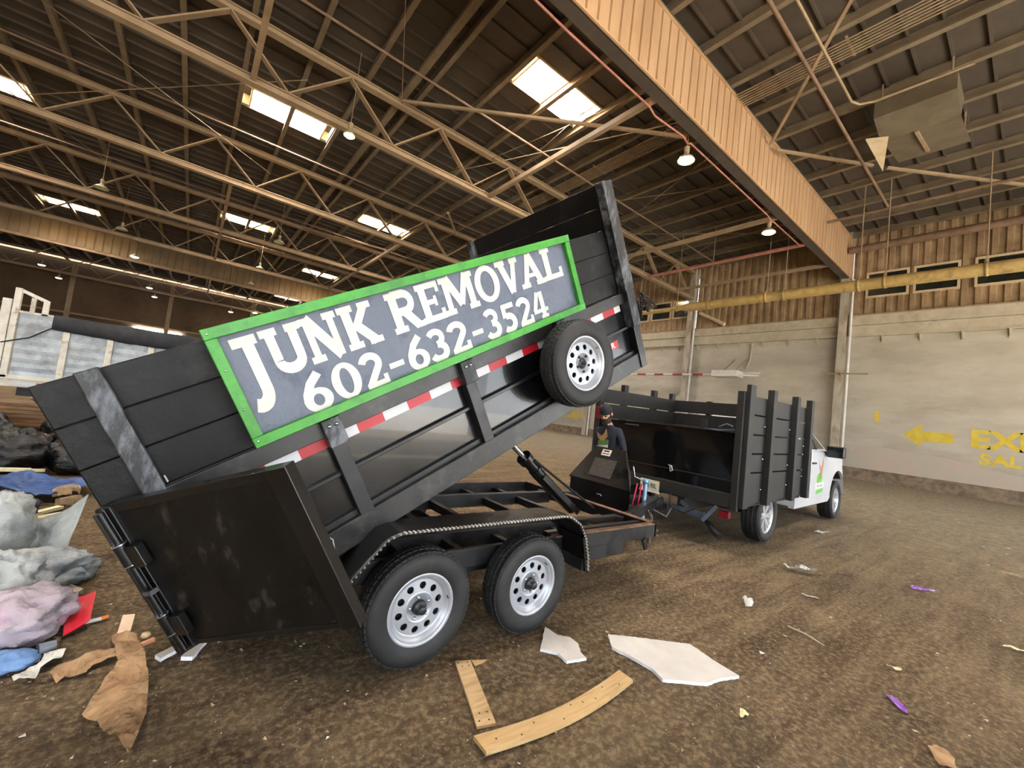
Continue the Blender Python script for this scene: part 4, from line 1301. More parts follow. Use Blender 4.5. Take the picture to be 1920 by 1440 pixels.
MB().tube([(-.03, .06 + .25, 1.7), (-.05, .2, 1.75), (-.05, .12, 1.72)], .016, 8).tube([(-.05, .1, 1.68), (-.06, .3, 1.655), (-.05, .52, 1.66)], .012, 8).build('latch_bar', M_hitch, tg)
MB().box((-.06, .48, 1.66), (-.02, .56, 1.8)).build('latch_hook', M_tblack, tg)
MB().box((-.06, 1.6, 1.58), (-.035, 1.85, 1.6)).build('latch_plate', M_hitch, tg)
# tail lamps
MB().box((-.07, SW - .1, 1.62), (-.04, SW - .02, 1.84)).build('tail_lamp', M_redlens, tk, .01)
MB().box((-.02, .1, .47), (.05, .24, .56)).build('tail_lamp', M_redlens, tk, .01)
MB().lathe([(0, .03), (.03, .025), (.038, 0)], 12, frame((.16, -.005, .72), (1, 0, 0), (0, 0, 1), (0, -1, 0))).build('marker_lamp', M_orange, tk)
# licence plate
lp = MB().box((-.065, 1.13, .605), (-.055, 1.46, .765)).build('licence_plate', M_plate, tk, .004)
add_text('plate_number', '11A 93L', M_dark, frame((-.067, 1.295, .675), (0, -1, 0), (0, 0, 1), (-1, 0, 0)), .1, lp, .72, .001, .001)
MB().box((-.062, 1.12, .575), (-.05, 1.47, .605)).build('plate_bar', M_sticker, lp)
# chassis, hitch, hangings under the rear
cs = MB().box((-.0, .75, .42), (5.6, .85, .6)).build('chassis_rail', M_plastic, tk)
MB().box((0, 1.65, .42), (5.6, 1.75, .6)).build('chassis_rail', M_plastic, tk)
MB().box((-.02, .45, .38), (.06, 1.6, .47)).build('receiver_bar', M_hitch, cs, .006)
MB().box((-.28, 1.0, .38), (.0, 1.08, .46)).build('ball_mount', M_plastic, cs, .006)
MB().lathe([(0, .1), (.02, .09), (.025, .06), (.015, .03), (.03, 0)], 12, Matrix.Translation((-.22, 1.04, .46))).build('tow_ball', M_chrome, cs)
MB().beam((-.02, .45, .36), (.05, .3, .6), .05, .05).beam((.0, .8, .55), (.02, .5, .4), .03, .06).build('hitch_brace', M_hitch, cs)
MB().tube([(.1, .45, .34), (.0, .28, .26), (-.05, .18, .22)], [.03, .045, .05], 10).build('exhaust', M_plastic, cs)
MB().tube([(1.3, .2, .42), (1.3, 2.3, .42)], .06, 10).lathe([(0, -.16), (.14, -.1), (.16, 0), (.14, .1), (0, .16)], 14, Matrix.Translation((1.3, 1.25, .42))).build('rear_axle', M_plastic, cs)
# ---- cab
def squeeze(p):
    x, y, z = p
    t = max(0., (x - 5.5) / .55)
    c = 1.25
    k = 1 - .11 * t * t
    if z > 1.0:
        k -= .05 * (z - 1.0)
    return (x - .1 * t * ((y - c) / 1.2) ** 2, c + (y - c) * k, z)
prof = [(2.46, .45), (4.5, .45), (4.58, .5)]
prof += [(5.12 - .56 * cos(a), .47 + .56 * sin(a)) for a in [radians(12 + 156 * i / 12) for i in range(13)]]
prof += [(5.7, .48), (6.0, .48), (6.07, .7), (6.06, 1.0), (6.0, 1.22), (5.85, 1.33), (5.4, 1.39), (4.4, 1.44), (3.4, 1.42), (2.76, 1.41), (2.76, .61), (2.46, .61)]
cb = MB()
n = len(prof)
Y0, Y1 = .055, 2.445
cols = [Y0, .12, .5, 1.25, 2.0, 2.38, Y1]
vs = []
for y in cols:
    for x, z in prof:
        zz = z
        if z > 1.25 and x > 4.4 and .3 < y < 2.2:
            zz = z + .05
        ins = 0
        vs.append(squeeze((x, y, zz)))
fs = []
for c in range(len(cols) - 1):
    for i in range(n):
        j = (i + 1) % n
        fs.append((c * n + i, c * n + j, (c + 1) * n + j, (c + 1) * n + i))
cb.add(vs, fs, False)
cb.add(vs[:n], [list(range(n))])
cb.add(vs[-n:], [list(range(n))[::-1]])
cab = cb.build('cab_body', M_twhite, tk, .025, recalc=True)
# greenhouse
g0 = [(2.78, .1, 1.4), (4.42, .1, 1.43), (4.42, 2.4, 1.43), (2.78, 2.4, 1.4)]
g1 = [(2.88, .26, 1.93), (3.5, .26, 1.93), (3.5, 2.24, 1.93), (2.88, 2.24, 1.93)]
MB().hexa(g0, g1).build('cab_roof', M_twhite, cab, .04)
def onside(x, z, off=-.006):
    t = (z - 1.4) / .53
    return (x, .1 + .16 * t + off, z)
def slab(poly, name, m, parent, d=.006):
    n_ = len(poly)
    a = [Vector(p) for p in poly]
    nrm = (a[1] - a[0]).cross(a[2] - a[0]).normalized()
    vs_ = a + [p + nrm * d for p in a]
    MB().add(vs_, [list(range(n_))[::-1], list(range(n_, 2 * n_))] + [(i, (i + 1) % n_, n_ + (i + 1) % n_, n_ + i) for i in range(n_)]).build(name, m, parent)
slab([onside(2.95, 1.45), onside(4.2, 1.47), onside(3.5, 1.86), onside(2.98, 1.86)], 'side_window', M_tglass, cab)
slab([(4.40, .22, 1.46), (4.40, 2.28, 1.46), (3.56, 2.16, 1.9), (3.56, .34, 1.9)], 'windscreen', M_tglass, cab, .012)
slab([onside(3.62, 1.45, -.014), onside(3.70, 1.45, -.014), onside(3.66, 1.86, -.014), onside(3.6, 1.86, -.014)], 'quarter_post', M_plastic, cab)
# door
dm = MB()
dpoly = [(3.22, .56), (4.32, .56), (4.36, .9), (4.3, 1.41), (3.22, 1.41)]
dm.prism(dpoly, 0, .012, frame((0, .055, 0), (1, 0, 0), (0, 0, 1), (0, -1, 0)))
door = dm.build('front_door', M_twhite, tk, .006)
MB().box((3.24, .02, 1.19), (3.46, .045, 1.225)).build('door_handle', M_plastic, door, .008)
LGM = frame((3.78, .042, .0), (1, 0, 0), (0, 0, 1), (0, -1, 0))
MB(LGM).prism([(-.14, 1.30), (-.05, 1.1), (.0, 1.02), (.02, 1.12), (-.08, 1.2)], 0, .001).prism([(.06, 1.1), (.14, 1.31), (.16, 1.15), (.1, .98), (-.12, .82), (.0, .98)], 0, .0015).build('logo_animal', M_logo_b, door)
MB(LGM).prism([(-.02 + .17 * cos(a), .9 + .12 * sin(a)) for a in [2 * pi * i / 20 for i in range(20)]], 0, .0008).build('logo_ground', M_logo_g, door)
MB(LGM).prism([(-.25, .72), (.25, .74), (.26, .84), (-.24, .82)], 0, .0018).build('logo_banner', M_logo_w, door)
mb = MB(LGM)
for k in range(7):
    mb.box((-.2 + .06 * k, .755, .0018), (-.2 + .06 * k + .035, .755 + .02 + .03 * ((k * 5) % 3) / 2, .0022))
mb.build('logo_script', M_logo_k, door)['kind'] = 'stuff'
MB(LGM).prism([(-.2, .62), (.2, .65), (.21, .72), (-.19, .69)], 0, .0015).build('logo_strap', M_logo_g, door)
# mirror
mr = MB().box((3.98, -.26, 1.33), (4.16, .02, 1.55)).build('side_mirror', M_plastic, tk, .03)
MB().box((3.972, -.245, 1.35), (3.982, .0, 1.53)).build('mirror_glass', M_tgloss, mr)
MB().beam((4.06, .02, 1.4), (4.2, .14, 1.4), .05, .06).build('mirror_arm', M_plastic, mr)
slab([(4.0, .05, 1.43), (4.22, .05, 1.43), (4.12, .05, 1.33)], 'cowl_corner', M_plastic, cab)
# front end
MB().box((6.0, .5, .62), (6.09, 2.0, 1.18)).build('grille', M_plastic, cab, .02)
MB().box((5.95, .28, .95), (6.02, .6, 1.2)).build('head_lamp', M_tglass, cab, .02)
MB().box((5.95, 1.9, .95), (6.02, 2.22, 1.2)).build('head_lamp', M_tglass, cab, .02)
MB().box((5.75, .2, .45), (6.14, 2.3, .66)).build('front_bumper', M_alloy, cab, .04)
MB().box((2.48, .06, .42), (4.5, .16, .47)).build('rocker_panel', M_twhite, cab, .01)
MB().grid(lambda a, b: Vector((5.12 - .553 * cos(radians(8 + 164 * a)), .10 + 2.3 * b, .47 + .553 * sin(radians(8 + 164 * a)))), 16, 1).build('wheel_liner', M_plastic, cab)
MB().box((4.62, .36, .45), (5.62, .38, 1.0)).build('wheel_liner', M_plastic, cab)
# ---- alloy wheels
def alloy_wheel(parent, x, y, z, rotM):
    wh = empty('wheel', (x, y, z), parent=parent, local=True)
    wh.matrix_local = Matrix.Translation((x, y, z)) @ rotM
    R, w, rim = .402, .27, .262
    MB().lathe(tire_profile(R - .004, w, rim), 44).build('tire', M_tire, wh)
    mb = MB()
    tread_blocks(mb, R, w * .85, 48)
    mb.build('tread', M_tire, wh)['kind'] = 'stuff'
    h = w / 2
    mb = MB()
    mb.lathe([(rim - .015, -h * .7), (rim - .015, h * .5), (rim + .003, h * .66), (rim + .006, h * .78), (rim - .008, h * .76), (rim - .022, h * .6), (rim - .03, h * .2)], 40)
    mb.lathe([(.07, h * .4), (.07, h * .5), (.05, h * .56), (0, h * .56)], 24)
    for k in range(6):
        for da in (-.17, .17):
            a = 2 * pi * k / 6 + da
            a2 = 2 * pi * k / 6 + da * .55
            p = Vector((.05 * cos(a2), .05 * sin(a2), h * .46))
            q = Vector(((rim - .02) * cos(a), (rim - .02) * sin(a), h * .58))
            mb.beam(p, q, .034, .03, (0, 0, 1))
    mb.build('rim', M_alloy, wh)
    MB().lathe([(0, -h * .2), (rim - .02, -h * .2)], 24).build('brake_disc', M_dark, wh)
    return wh
aw = alloy_wheel(tk, 1.30, .05 + .135, .402, NEAR)
for x, y, m_, z in ((5.12, .185, NEAR @ Matrix.Rotation(.5, 4, 'Z'), .402), (1.30, SW - .185, FARS, .402), (5.12, SW - .185, FARS, .402)):
    c = copy_tree(aw, tk)
    c.matrix_local = Matrix.Translation((x, y, z)) @ m_
# odd straps and rags hanging by the hitch
o = MB().tube([TM @ Vector(p) for p in ((-.05, .95, .62), (-.1, .9, .45), (-.08, .7, .4), (-.06, .55, .52))], .014, 6).build('wiring_harness', M_plastic, None)
o.parent = tk
o.matrix_local = TM.inverted()
# ================================================================== person at the pump box
def person():
    P0 = Vector((5.08, 4.02, gz(5, 4)))
    t = empty('person', P0)
    tag(t, 'person in dark cap and navy T-shirt looking down behind the black pump box', 'person')
    f = Vector((-.98, .06, 0)).normalized()          # facing
    l = Vector((f.y * -1, f.x, 0))                    # the person's left
    up = Vector((0, 0, 1))
    def W(a, b, c):                                   # forward, left, up
        return P0 + f * a + l * b + up * c
    J = {}
    V, E, Rr = [], [], []
    def jv(name, p, r, frm=None):
        J[name] = len(V)
        V.append(p)
        Rr.append(r)
        if frm:
            E.append((J[frm], J[name]))
    jv('pelvis', W(0, 0, .98), (.165, .13))
    jv('belly', W(.02, 0, 1.12), (.165, .125), 'pelvis')
    jv('chest', W(.05, 0, 1.34), (.185, .135), 'belly')
    jv('neckb', W(.06, 0, 1.50), (.10, .09), 'chest')
    jv('neck', W(.10, 0, 1.57), (.062, .062), 'neckb')
    jv('head0', W(.145, 0, 1.64), (.075, .085), 'neck')
    jv('head1', W(.15, 0, 1.715), (.083, .098), 'head0')
    jv('head2', W(.15, 0, 1.775), (.07, .085), 'head1')
    for s, n_ in ((1, 'L'), (-1, 'R')):
        jv('sh' + n_, W(.05, s * .2, 1.455), (.072, .072), 'chest')
        if s > 0:
            jv('el' + n_, W(.0, s * .29, 1.19), (.05, .05), 'sh' + n_)
            jv('wr' + n_, W(.14, s * .3, .98), (.033, .033), 'el' + n_)
        else:
            jv('el' + n_, W(.05, s * .24, 1.2), (.05, .05), 'sh' + n_)
            jv('wr' + n_, W(.22, s * .08, 1.03), (.033, .033), 'el' + n_)
        jv('hp' + n_, W(0, s * .1, .92), (.105, .105), 'pelvis')
        jv('kn' + n_, W(.03, s * .12, .5), (.066, .066), 'hp' + n_)
        jv('an' + n_, W(-.01, s * .13, .1), (.046, .046), 'kn' + n_)
        jv('toe' + n_, W(.15, s * .15, .05), (.042, .035), 'an' + n_)
        # hand: palm and five fingers
        w_ = V[J['wr' + n_]]
        d = (w_ - V[J['el' + n_]]).normalized()
        q = d.cross(up).normalized() * (1 if s > 0 else -1)
        jv('pm' + n_, w_ + d * .06, (.036, .022), 'wr' + n_)
        dn = d.cross(q) * (1 if s > 0 else 1)
        if dn.z > 0:
            dn = -dn
        for k, (o_, ln) in enumerate(((-.03, .06), (-.01, .072), (.011, .068), (.03, .054))):
            jv('f%d0%s' % (k, n_), w_ + d * .095 + q * o_, (.0095, .0095), 'pm' + n_)
            jv('f%d1%s' % (k, n_), w_ + d * (.095 + ln * .5) + q * o_ + dn * .012, (.009, .009), 'f%d0%s' % (k, n_))
            jv('f%d2%s' % (k, n_), w_ + d * (.095 + ln * .85) + q * o_ + dn * .04, (.0075, .0075), 'f%d1%s' % (k, n_))
        jv('t0' + n_, w_ + d * .045 - q * .045 + dn * .01, (.011, .011), 'pm' + n_)
        jv('t1' + n_, w_ + d * .085 - q * .055 + dn * .03, (.009, .009), 't0' + n_)
    me = bpy.data.meshes.new('body_skin')
    me.from_pydata([tuple(p) for p in V], E, [])
    o = bpy.data.objects.new('body_skin', me)
    COL.objects.link(o)
    sk = o.modifiers.new('skin', 'SKIN')
    sk.use_smooth_shade = True
    for i, sv in enumerate(me.skin_vertices[0].data):
        sv.radius = Rr[i]
        sv.use_root = (i == 0)
    o.modifiers.new('sub', 'SUBSURF').levels = 2
    o.modifiers['sub'].render_levels = 2
    dg = bpy.context.evaluated_depsgraph_get()
    bm_ = bpy.data.meshes.new_from_object(o.evaluated_get(dg))
    bpy.data.objects.remove(o)
    M_skin = mat('skin', (196, 146, 118), (206, 158, 130), scale=20, rough=.5)
    M_shirt = mat('navy_shirt_cloth', (20, 23, 36), (28, 32, 46), scale=14, rough=.85, bump=.15, bscale=12)
    M_jean = mat('dark_jeans', (34, 38, 48), (44, 48, 60), scale=20, rough=.9)
    M_boot = mat('dark_boots', (36, 30, 26), rough=.7)
    M_hair = mat('dark_beard_hair', (46, 34, 28), (66, 50, 42), scale=60, rough=.9)
    hf = Vector((-.8, -.28, -.56)).normalized()
    hl = up.cross(hf).normalized()
    hu = hf.cross(hl).normalized()
    hc = W(.155, 0, 1.715)
    for m_ in (M_skin, M_shirt, M_jean, M_boot):
        bm_.materials.append(m_) if False else None
    bm_.materials.clear()
    for m_ in (M_skin, M_shirt, M_jean, M_boot, M_hair):
        bm_.materials.append(m_)
    wl, wr_ = V[J['wrL']], V[J['wrR']]
    for p in bm_.polygons:
        c = p.center
        rel = c - P0
        a, b = rel.dot(f), rel.dot(l)
        hand = min((c - (wl + (wl - V[J['elL']]).normalized() * .1)).length, (c - (wr_ + (wr_ - V[J['elR']]).normalized() * .1)).length) < .125
        p.use_smooth = True
        if hand:
            p.material_index = 0
        elif rel.z > 1.545 and abs(b) < .12:
            r_ = c - hc
            hx, hy, hz = r_.dot(hf), r_.dot(hl), r_.dot(hu)
            beard = hz < -.052 and hx > .0 or (hz < -.03 and hx > .0 and abs(hy) > .05)
            p.material_index = 4 if (beard and hz > -.135 or hx < -.02 and hz > -.07) else 0
        elif rel.z > .97 or abs(b) > .22:
            p.material_index = 1
        elif rel.z > .13:
            p.material_index = 2
        else:
            p.material_index = 3
    bm_.transform(Matrix.Translation(-P0))
    body = bpy.data.objects.new('body', bm_)
    COL.objects.link(body)
    body.parent = t
    # head frame, tipped down
    hf = Vector((-.8, -.28, -.56)).normalized()
    hl = up.cross(hf).normalized()
    hu = hf.cross(hl).normalized()
    hc = W(.155, 0, 1.715)
    HM = frame(hc, hf, hl, hu)
    mb = MB(HM)
    mb.lathe([(0.0, .125), (.05, .115), (.082, .085), (.1, .04), (.102, .0), (.094, -.01), (.09, .0)], 24, Matrix.Diagonal((1.06, .93, 1, 1)) @ Matrix.Translation((-.012, 0, .012)))
    mb.hexa([(-.185, -.05, -.02), (-.085, -.07, .0), (-.085, .07, .0), (-.185, .05, -.02)], [(-.185, -.05, -.012), (-.085, -.07, .01), (-.085, .07, .01), (-.185, .05, -.012)])
    mb.build('cap', mat('black_cap_cloth', (22, 23, 26), (32, 33, 36), scale=20, rough=.85), t, .003)
    mb = MB(HM)
    for s_ in (-1, 1):
        mb.beam((.098, s_ * .014, .0), (.09, s_ * .05, -.002), .009, .009)
        mb.hexa([(-.03, s_ * .08, -.05), (.03, s_ * .078, -.05), (.03, s_ * .09, -.05), (-.03, s_ * .092, -.05)], [(-.05, s_ * .084, .02), (.03, s_ * .082, .02), (.03, s_ * .092, .02), (-.05, s_ * .096, .02)])
    mb.build('hair', M_hair, t)
    mb = MB(HM)
    mb.hexa([(.088, -.018, -.04), (.118, -.011, -.036), (.118, .011, -.036), (.088, .018, -.04)], [(.09, -.008, .005), (.1, -.005, .005), (.1, .005, .005), (.09, .008, .005)])
    for s in (-1, 1):
        mb.lathe([(0, .02), (.018, .012), (.02, 0), (.012, -.01)], 10, frame((-.005, s * .088, -.02), (1, 0, 0), (0, 0, 1), (0, s, 0)) @ Matrix.Diagonal((1, 1.5, 1, 1)))
    mb.build('nose_and_ears', M_skin, t, .004)
    mb = MB(HM)
    for s in (-1, 1):
        mb.lathe([(0, .006), (.008, .004), (.011, 0)], 10, frame((.088, s * .034, -.012), (0, 1, 0), (0, 0, 1), (1, 0, 0)))
    mb.build('eyes', M_dark, t)
    # shirt print on the chest
    def chestM(dy, dz):
        n_ = (f + l * -.0).normalized()
        return frame(W(.205, dy, dz), l * -1, up, n_)
    CM = chestM(0, 1.3)
    CM = frame(W(.186, -.0, 1.33), -l * 1.15, (up + f * .12).normalized() * 1.3, f)
    MB(CM).prism([(-.1, .03), (-.08, .12), (-.05, .07), (-.0, .03), (.08, .07), (.06, .0), (-.02, -.03)], 0, .004).build('shirt_print_brown', mat('print_brown', (150, 120, 70), (176, 146, 90), scale=30, rough=.8), t)
    MB(CM).prism([(-.12, .0), (-.06, -.0), (.05, -.02), (.07, -.1), (-.11, -.12)], 0, .003).build('shirt_print_green', mat('print_green', (70, 110, 56), (110, 140, 80), scale=30, rough=.8), t)
    MB(CM).prism([(-.11, -.06), (.08, -.09), (.08, -.125), (-.11, -.1)], 0, .005).build('shirt_print_white', M_logo_w, t)
person()
# ================================================================== white-framed cargo trailer parked behind on the left
M_cream = mat('flaking_cream_paint', (206, 200, 182), (226, 222, 208), scale=5, rough=.7, c3=(150, 132, 108), s3=6, t3=(.56, .66), bump=.1)
M_galv = mat('galvanised_panel', (150, 156, 160), (178, 184, 188), scale=2.5, rough=.45, metal=.3, bump=.1, bscale=8, c3=(132, 134, 136), s3=3)
M_mesh = mat('dark_tarp_mesh', (30, 31, 34), (44, 45, 48), scale=6, rough=.8, bump=.2, bscale=12)
CY = 12.0
ct = empty('cargo_trailer', (0, CY + 1.2, 0))
tag(ct, 'open cargo trailer with grey panels and cream posts under a dark tarp', 'trailer')
zb, zt_ = 1.07, 2.32
MB().box((-2.85, CY, zb - .16), (3.4, CY + 2.4, zb)).build('deck', M_cream, ct, .01)
MB().box((-2.85, CY - .05, zb - .02), (3.4, CY, zb + .06)).build('bottom_rail', M_cream, ct, .01)
for k in range(3):
    MB().box((-2.3 + .62 * k, CY - .055, zb - .13), (-1.99 + .62 * k, CY - .004, zb - .06)).build('reflector_tape', M_redlens, ct)
    MB().box((-2.61 + .62 * k, CY - .055, zb - .13), (-2.3 + .62 * k, CY - .004, zb - .06)).build('reflector_tape', M_tapew, ct)
px_ = [-2.72, -2.03, -1.39, -.74, -.1, .55, 1.2, 1.85, 2.5, 3.15]
for i, (a, b) in enumerate(zip(px_[:-1], px_[1:])):
    mb = MB()
    n = 14
    vs = []
    for j in range(n + 1):
        z = zb + .05 + (zt_ - zb - .05) * j / n
        dy = .012 * (j % 2)
        vs += [(a + .03, CY + dy, z), (b - .03, CY + dy, z)]
    mb.add(vs, [(2 * j, 2 * j + 1, 2 * j + 3, 2 * j + 2) for j in range(n)])
    mb.build('side_panel', M_galv, ct)
for x in px_[1:]:
    MB().box((x - .05, CY - .05, zb), (x + .05, CY + .02, zt_ - .02)).build('side_post', M_cream, ct, .008)
MB().box((-2.80, CY - .03, zt_), (3.4, CY + .05, zt_ + .04)).build('top_rail', M_cream, ct, .006)
MB().box((-2.92, CY - .06, .75), (-2.80, CY + .06, 2.55)).build('corner_post', M_cream, ct, .01)
MB().box((-2.79, CY - .05, zb), (-2.70, CY + .05, 2.78)).build('corner_post', M_cream, ct, .01)
MB().box((-3.03, CY - .04, .75), (-2.94, CY + .05, 2.25)).build('corner_post', M_cream, ct, .01)
MB().beam((-2.75, CY, 2.76), (-2.36, CY, 2.6), .05, .06).build('gate_frame_bar', M_cream, ct)
MB().box((-2.41, CY - .03, zt_), (-2.33, CY + .03, 2.62)).build('gate_frame_bar', M_cream, ct)
MB().box((-2.64, CY + .3, zt_), (-2.58, CY + .36, 2.66)).build('gate_frame_bar', M_cream, ct)
# tarp band along the top
tb = MB()
N_ = 40
vs = []
for i in range(N_ + 1):
    t = i / N_
    x = -2.24 + 5.6 * t
    sag = .02 * sin(t * 40) + .03 * noise.noise(Vector((x * 2, 0, 3)))
    drop = .24 + .10 * sin(pi * t) + .03 * noise.noise(Vector((x * 3, 5, 1)))
    vs += [(x, CY + .3, zt_ + .06), (x, CY - .05, zt_ + .05 + .3 * sag), (x, CY - .075, zt_ - drop * .5), (x, CY - .07 + .01 * sin(t * 60), zt_ - drop)]
tb.add(vs, [(i * 4 + j, i * 4 + j + 1, i * 4 + 5 + j, i * 4 + 4 + j) for i in range(N_) for j in range(3)], True)
tarp = tb.build('tarp', M_mesh, ct)
tarp.modifiers.new('thickness', 'SOLIDIFY').thickness = .01
MB().tube([(-2.24, CY - .08, zt_ - .22), (-2.5, CY - .07, zt_ - .45), (-2.84, CY - .07, zt_ - .6)], .012, 5).build('tie_rope', M_dark, ct)
for x in (1.4, 2.4):
    for y in (CY + .25, CY + 2.1):
        MB().lathe(tire_profile(.42, .26, .26), 24, frame((x, y, .42), (1, 0, 0), (0, 0, 1), (0, -1, 0))).build('wheel', M_tire, ct)
MB().box((-2.7, CY + .7, .7), (3.3, CY + .85, zb - .16)).box((-2.7, CY + 1.6, .7), (3.3, CY + 1.75, zb - .16)).build('chassis', M_frameb, ct)
for y in (CY + .3, CY + 2.0):
    MB().tube([(-2.2, y, 0), (-2.2, y, zb - .1)], .05, 8).lathe([(.12, 0), (.12, .02), (.04, .04)], 10, Matrix.Translation((-2.2, y, 0))).build('landing_leg', M_frameb, ct)

# ================================================================== heap of rubbish on the left
def blob(name, c, r, m, seed, label, cat, amp=.2, ridge=.1, freq=2.2, rf=6, tilt=0., nu=44, nv=28, zdown=.0):
    """a crumpled bag: c centre on the floor, r = half sizes"""
    t_ = Vector((seed * 3.7, seed * 1.3, seed))
    cz = r[2] * .85
    vs = []
    for j in range(nv + 1):
        ph = pi * j / nv
        for i in range(nu):
            th = 2 * pi * i / nu
            d = Vector((sin(ph) * cos(th), sin(ph) * sin(th), cos(ph)))
            k = 1 + amp * noise.noise(d * freq + t_) + ridge * (1 - 2 * abs(noise.noise(d * rf + t_ * 2))) + ridge * .5 * (1 - 2 * abs(noise.noise(d * rf * 2.3 + t_)))
            p = Vector((d.x * r[0] * k, d.y * r[1] * k, d.z * r[2] * k))
            if tilt:
                p.z += tilt * p.x
            z = max(.004 + zdown, p.z + cz)
            vs.append((c[0] + p.x * (1 if z > .03 else 1.02), c[1] + p.y, z + gz(c[0], c[1]) - .0))
    fs = [(j * nu + i, j * nu + (i + 1) % nu, (j + 1) * nu + (i + 1) % nu, (j + 1) * nu + i) for j in range(nv) for i in range(nu)]
    t = MB()
    t.add(vs, fs, True)
    o = t.build(name, m, None, recalc=False)
    return tag(o, label, cat)
M_bagk = mat('black_plastic_bag', (6, 6, 7), (11, 11, 10), scale=4, rough=.18, rvar=.06, bump=.8, bscale=9, dist=.03)
blob('garbage_bag', (-1.75, 8.5), (.38, .36, .28), M_bagk, 1, 'black plastic garbage bag, the leftmost in the heap', 'bag', .22, .16)
blob('garbage_bag', (-1.02, 8.3), (.32, .32, .25), M_bagk, 2, 'black plastic garbage bag nearest the raised trailer bed', 'bag', .24, .18)
blob('garbage_bag', (-2.3, 9.3), (.4, .38, .34), M_bagk, 3, 'large black garbage bag in front of the lumber stack', 'bag', .22, .15)
blob('garbage_bag', (-1.3, 9.25), (.34, .3, .34), M_bagk, 5, 'black garbage bag pushed up behind the other bags', 'bag', .2, .17)
# lumber stack
M_lumber = mat('weathered_lumber', (112, 82, 54), (140, 106, 72), scale=3, rough=.8, c3=(78, 56, 38), s3=4, stretch=(.4, 4, 4), bump=.15)
rl = random.Random(5)
ls = empty('lumber_stack', (-2.2, 10.2, 0))
tag(ls, 'stack of brown boards behind the black garbage bags', 'lumber')
z = .0
for k in range(13):
    h = .05 + .02 * rl.random()
    for j in range(2):
        MB().beam((-3.6 + .2 * rl.random(), 10.05 + .22 * j + .05 * rl.random(), z + h / 2), (-1.35 + .55 * rl.random(), 10.0 + .22 * j + .1 * rl.random(), z + h / 2), .19, h - .006).build('board', M_lumber, ls)
    z += h
o = blob('broken_wood_chunk', (-1.75, 10.15), (.17, .13, .07), M_lumber, 9, 'jagged broken chunk of wood lying on the lumber stack', 'wood', .4, .2)
o.location.z = z

def flat_bm(poly, cuts, fn, th, name, m, label, cat, smooth=False):
    bm = bmesh.new()
    vs = [bm.verts.new((x, y, 0)) for x, y in poly]
    bm.faces.new(vs)
    bmesh.ops.triangulate(bm, faces=bm.faces[:])
    for _ in range(cuts):
        bmesh.ops.subdivide_edges(bm, edges=[e for e in bm.edges if e.calc_length() > .02], cuts=1, use_grid_fill=True)
        bmesh.ops.triangulate(bm, faces=bm.faces[:])
    for v in bm.verts:
        v.co.z = fn(v.co.x, v.co.y) + gz(v.co.x, v.co.y)
    bmesh.ops.recalc_face_normals(bm, faces=bm.faces)
    if sum(f.normal.z for f in bm.faces) < 0:
        bmesh.ops.reverse_faces(bm, faces=bm.faces)
    me = bpy.data.meshes.new(name)
    bm.to_mesh(me)
    bm.free()
    me.materials.append(m)
    for p in me.polygons:
        p.use_smooth = smooth
    o = bpy.data.objects.new(name, me)
    COL.objects.link(o)
    if th:
        s = o.modifiers.new('thickness', 'SOLIDIFY')
        s.thickness = th
        s.offset = -1
    return tag(o, label, cat)
def crump(seed, a, f, base=.02):
    t_ = Vector((seed, seed * 2.1, seed * .7))
    return lambda x, y: base + a * (.6 + noise.noise(Vector((x * f, y * f, 0)) + t_)) + a * .5 * abs(noise.noise(Vector((x * f * 2.7, y * f * 2.7, 3)) + t_)) + a * .2 * abs(noise.noise(Vector((x * f * 6, y * f * 6, 7)) + t_))

M_bluetarp = mat('blue_tarp', (26, 62, 116), (42, 82, 140), scale=4, rough=.45, bump=.4, bscale=9, c3=(96, 122, 156), s3=3, t3=(.58, .75))
flat_bm([(-1.9, 7.3), (-1.584, 7.55), (-1.46, 7.75), (-1.191, 7.6), (-.909, 7.65), (-.72, 6.95), (-.8, 6.75), (-.914, 6.651), (-1.003, 6.439), (-1.196, 6.585), (-1.396, 6.7), (-1.9, 6.75)], 5, crump(2, .10, 2.2, .03), .004, 'blue_tarp', M_bluetarp, 'crumpled blue tarp lying below the black bags', 'tarp', True)
M_tanstrip = mat('tan_rubber_strip', (170, 144, 110), (198, 172, 136), scale=5, rough=.7)
mb = MB()
for k, (cx, cy, cz, r) in enumerate(((-.92, 6.62, .12, .12), (-.86, 6.4, .06, .11))):
    mb = MB()
    pts = [(cx + r * (1 - .05 * i) * cos(i * .6), cy + r * (1 - .05 * i) * sin(i * .6), cz + .02 * sin(i * .9 + k)) for i in range(15)]
    for p, q in zip(pts[:-1], pts[1:]):
        mb.beam(p, q, .01, .07)
    o = mb.build('carpet_offcut', M_tanstrip, None)
    tag(o, ('curled tan carpet strip lying on the blue tarp edge', 'curled tan carpet strip on the dirt below the tarp')[k], 'strip')
M_navy = mat('dark_navy_cloth', (36, 30, 48), (50, 42, 60), scale=8, rough=.9, bump=.3)
blob('dark_cloth', (-1.2, 5.95), (.2, .24, .11), M_navy, 12, 'dark navy cloth heaped beside the blue tarp', 'cloth', .3, .12)
M_pale = mat('pale_yellow_board', (206, 196, 150), (226, 218, 176), scale=5, rough=.8)
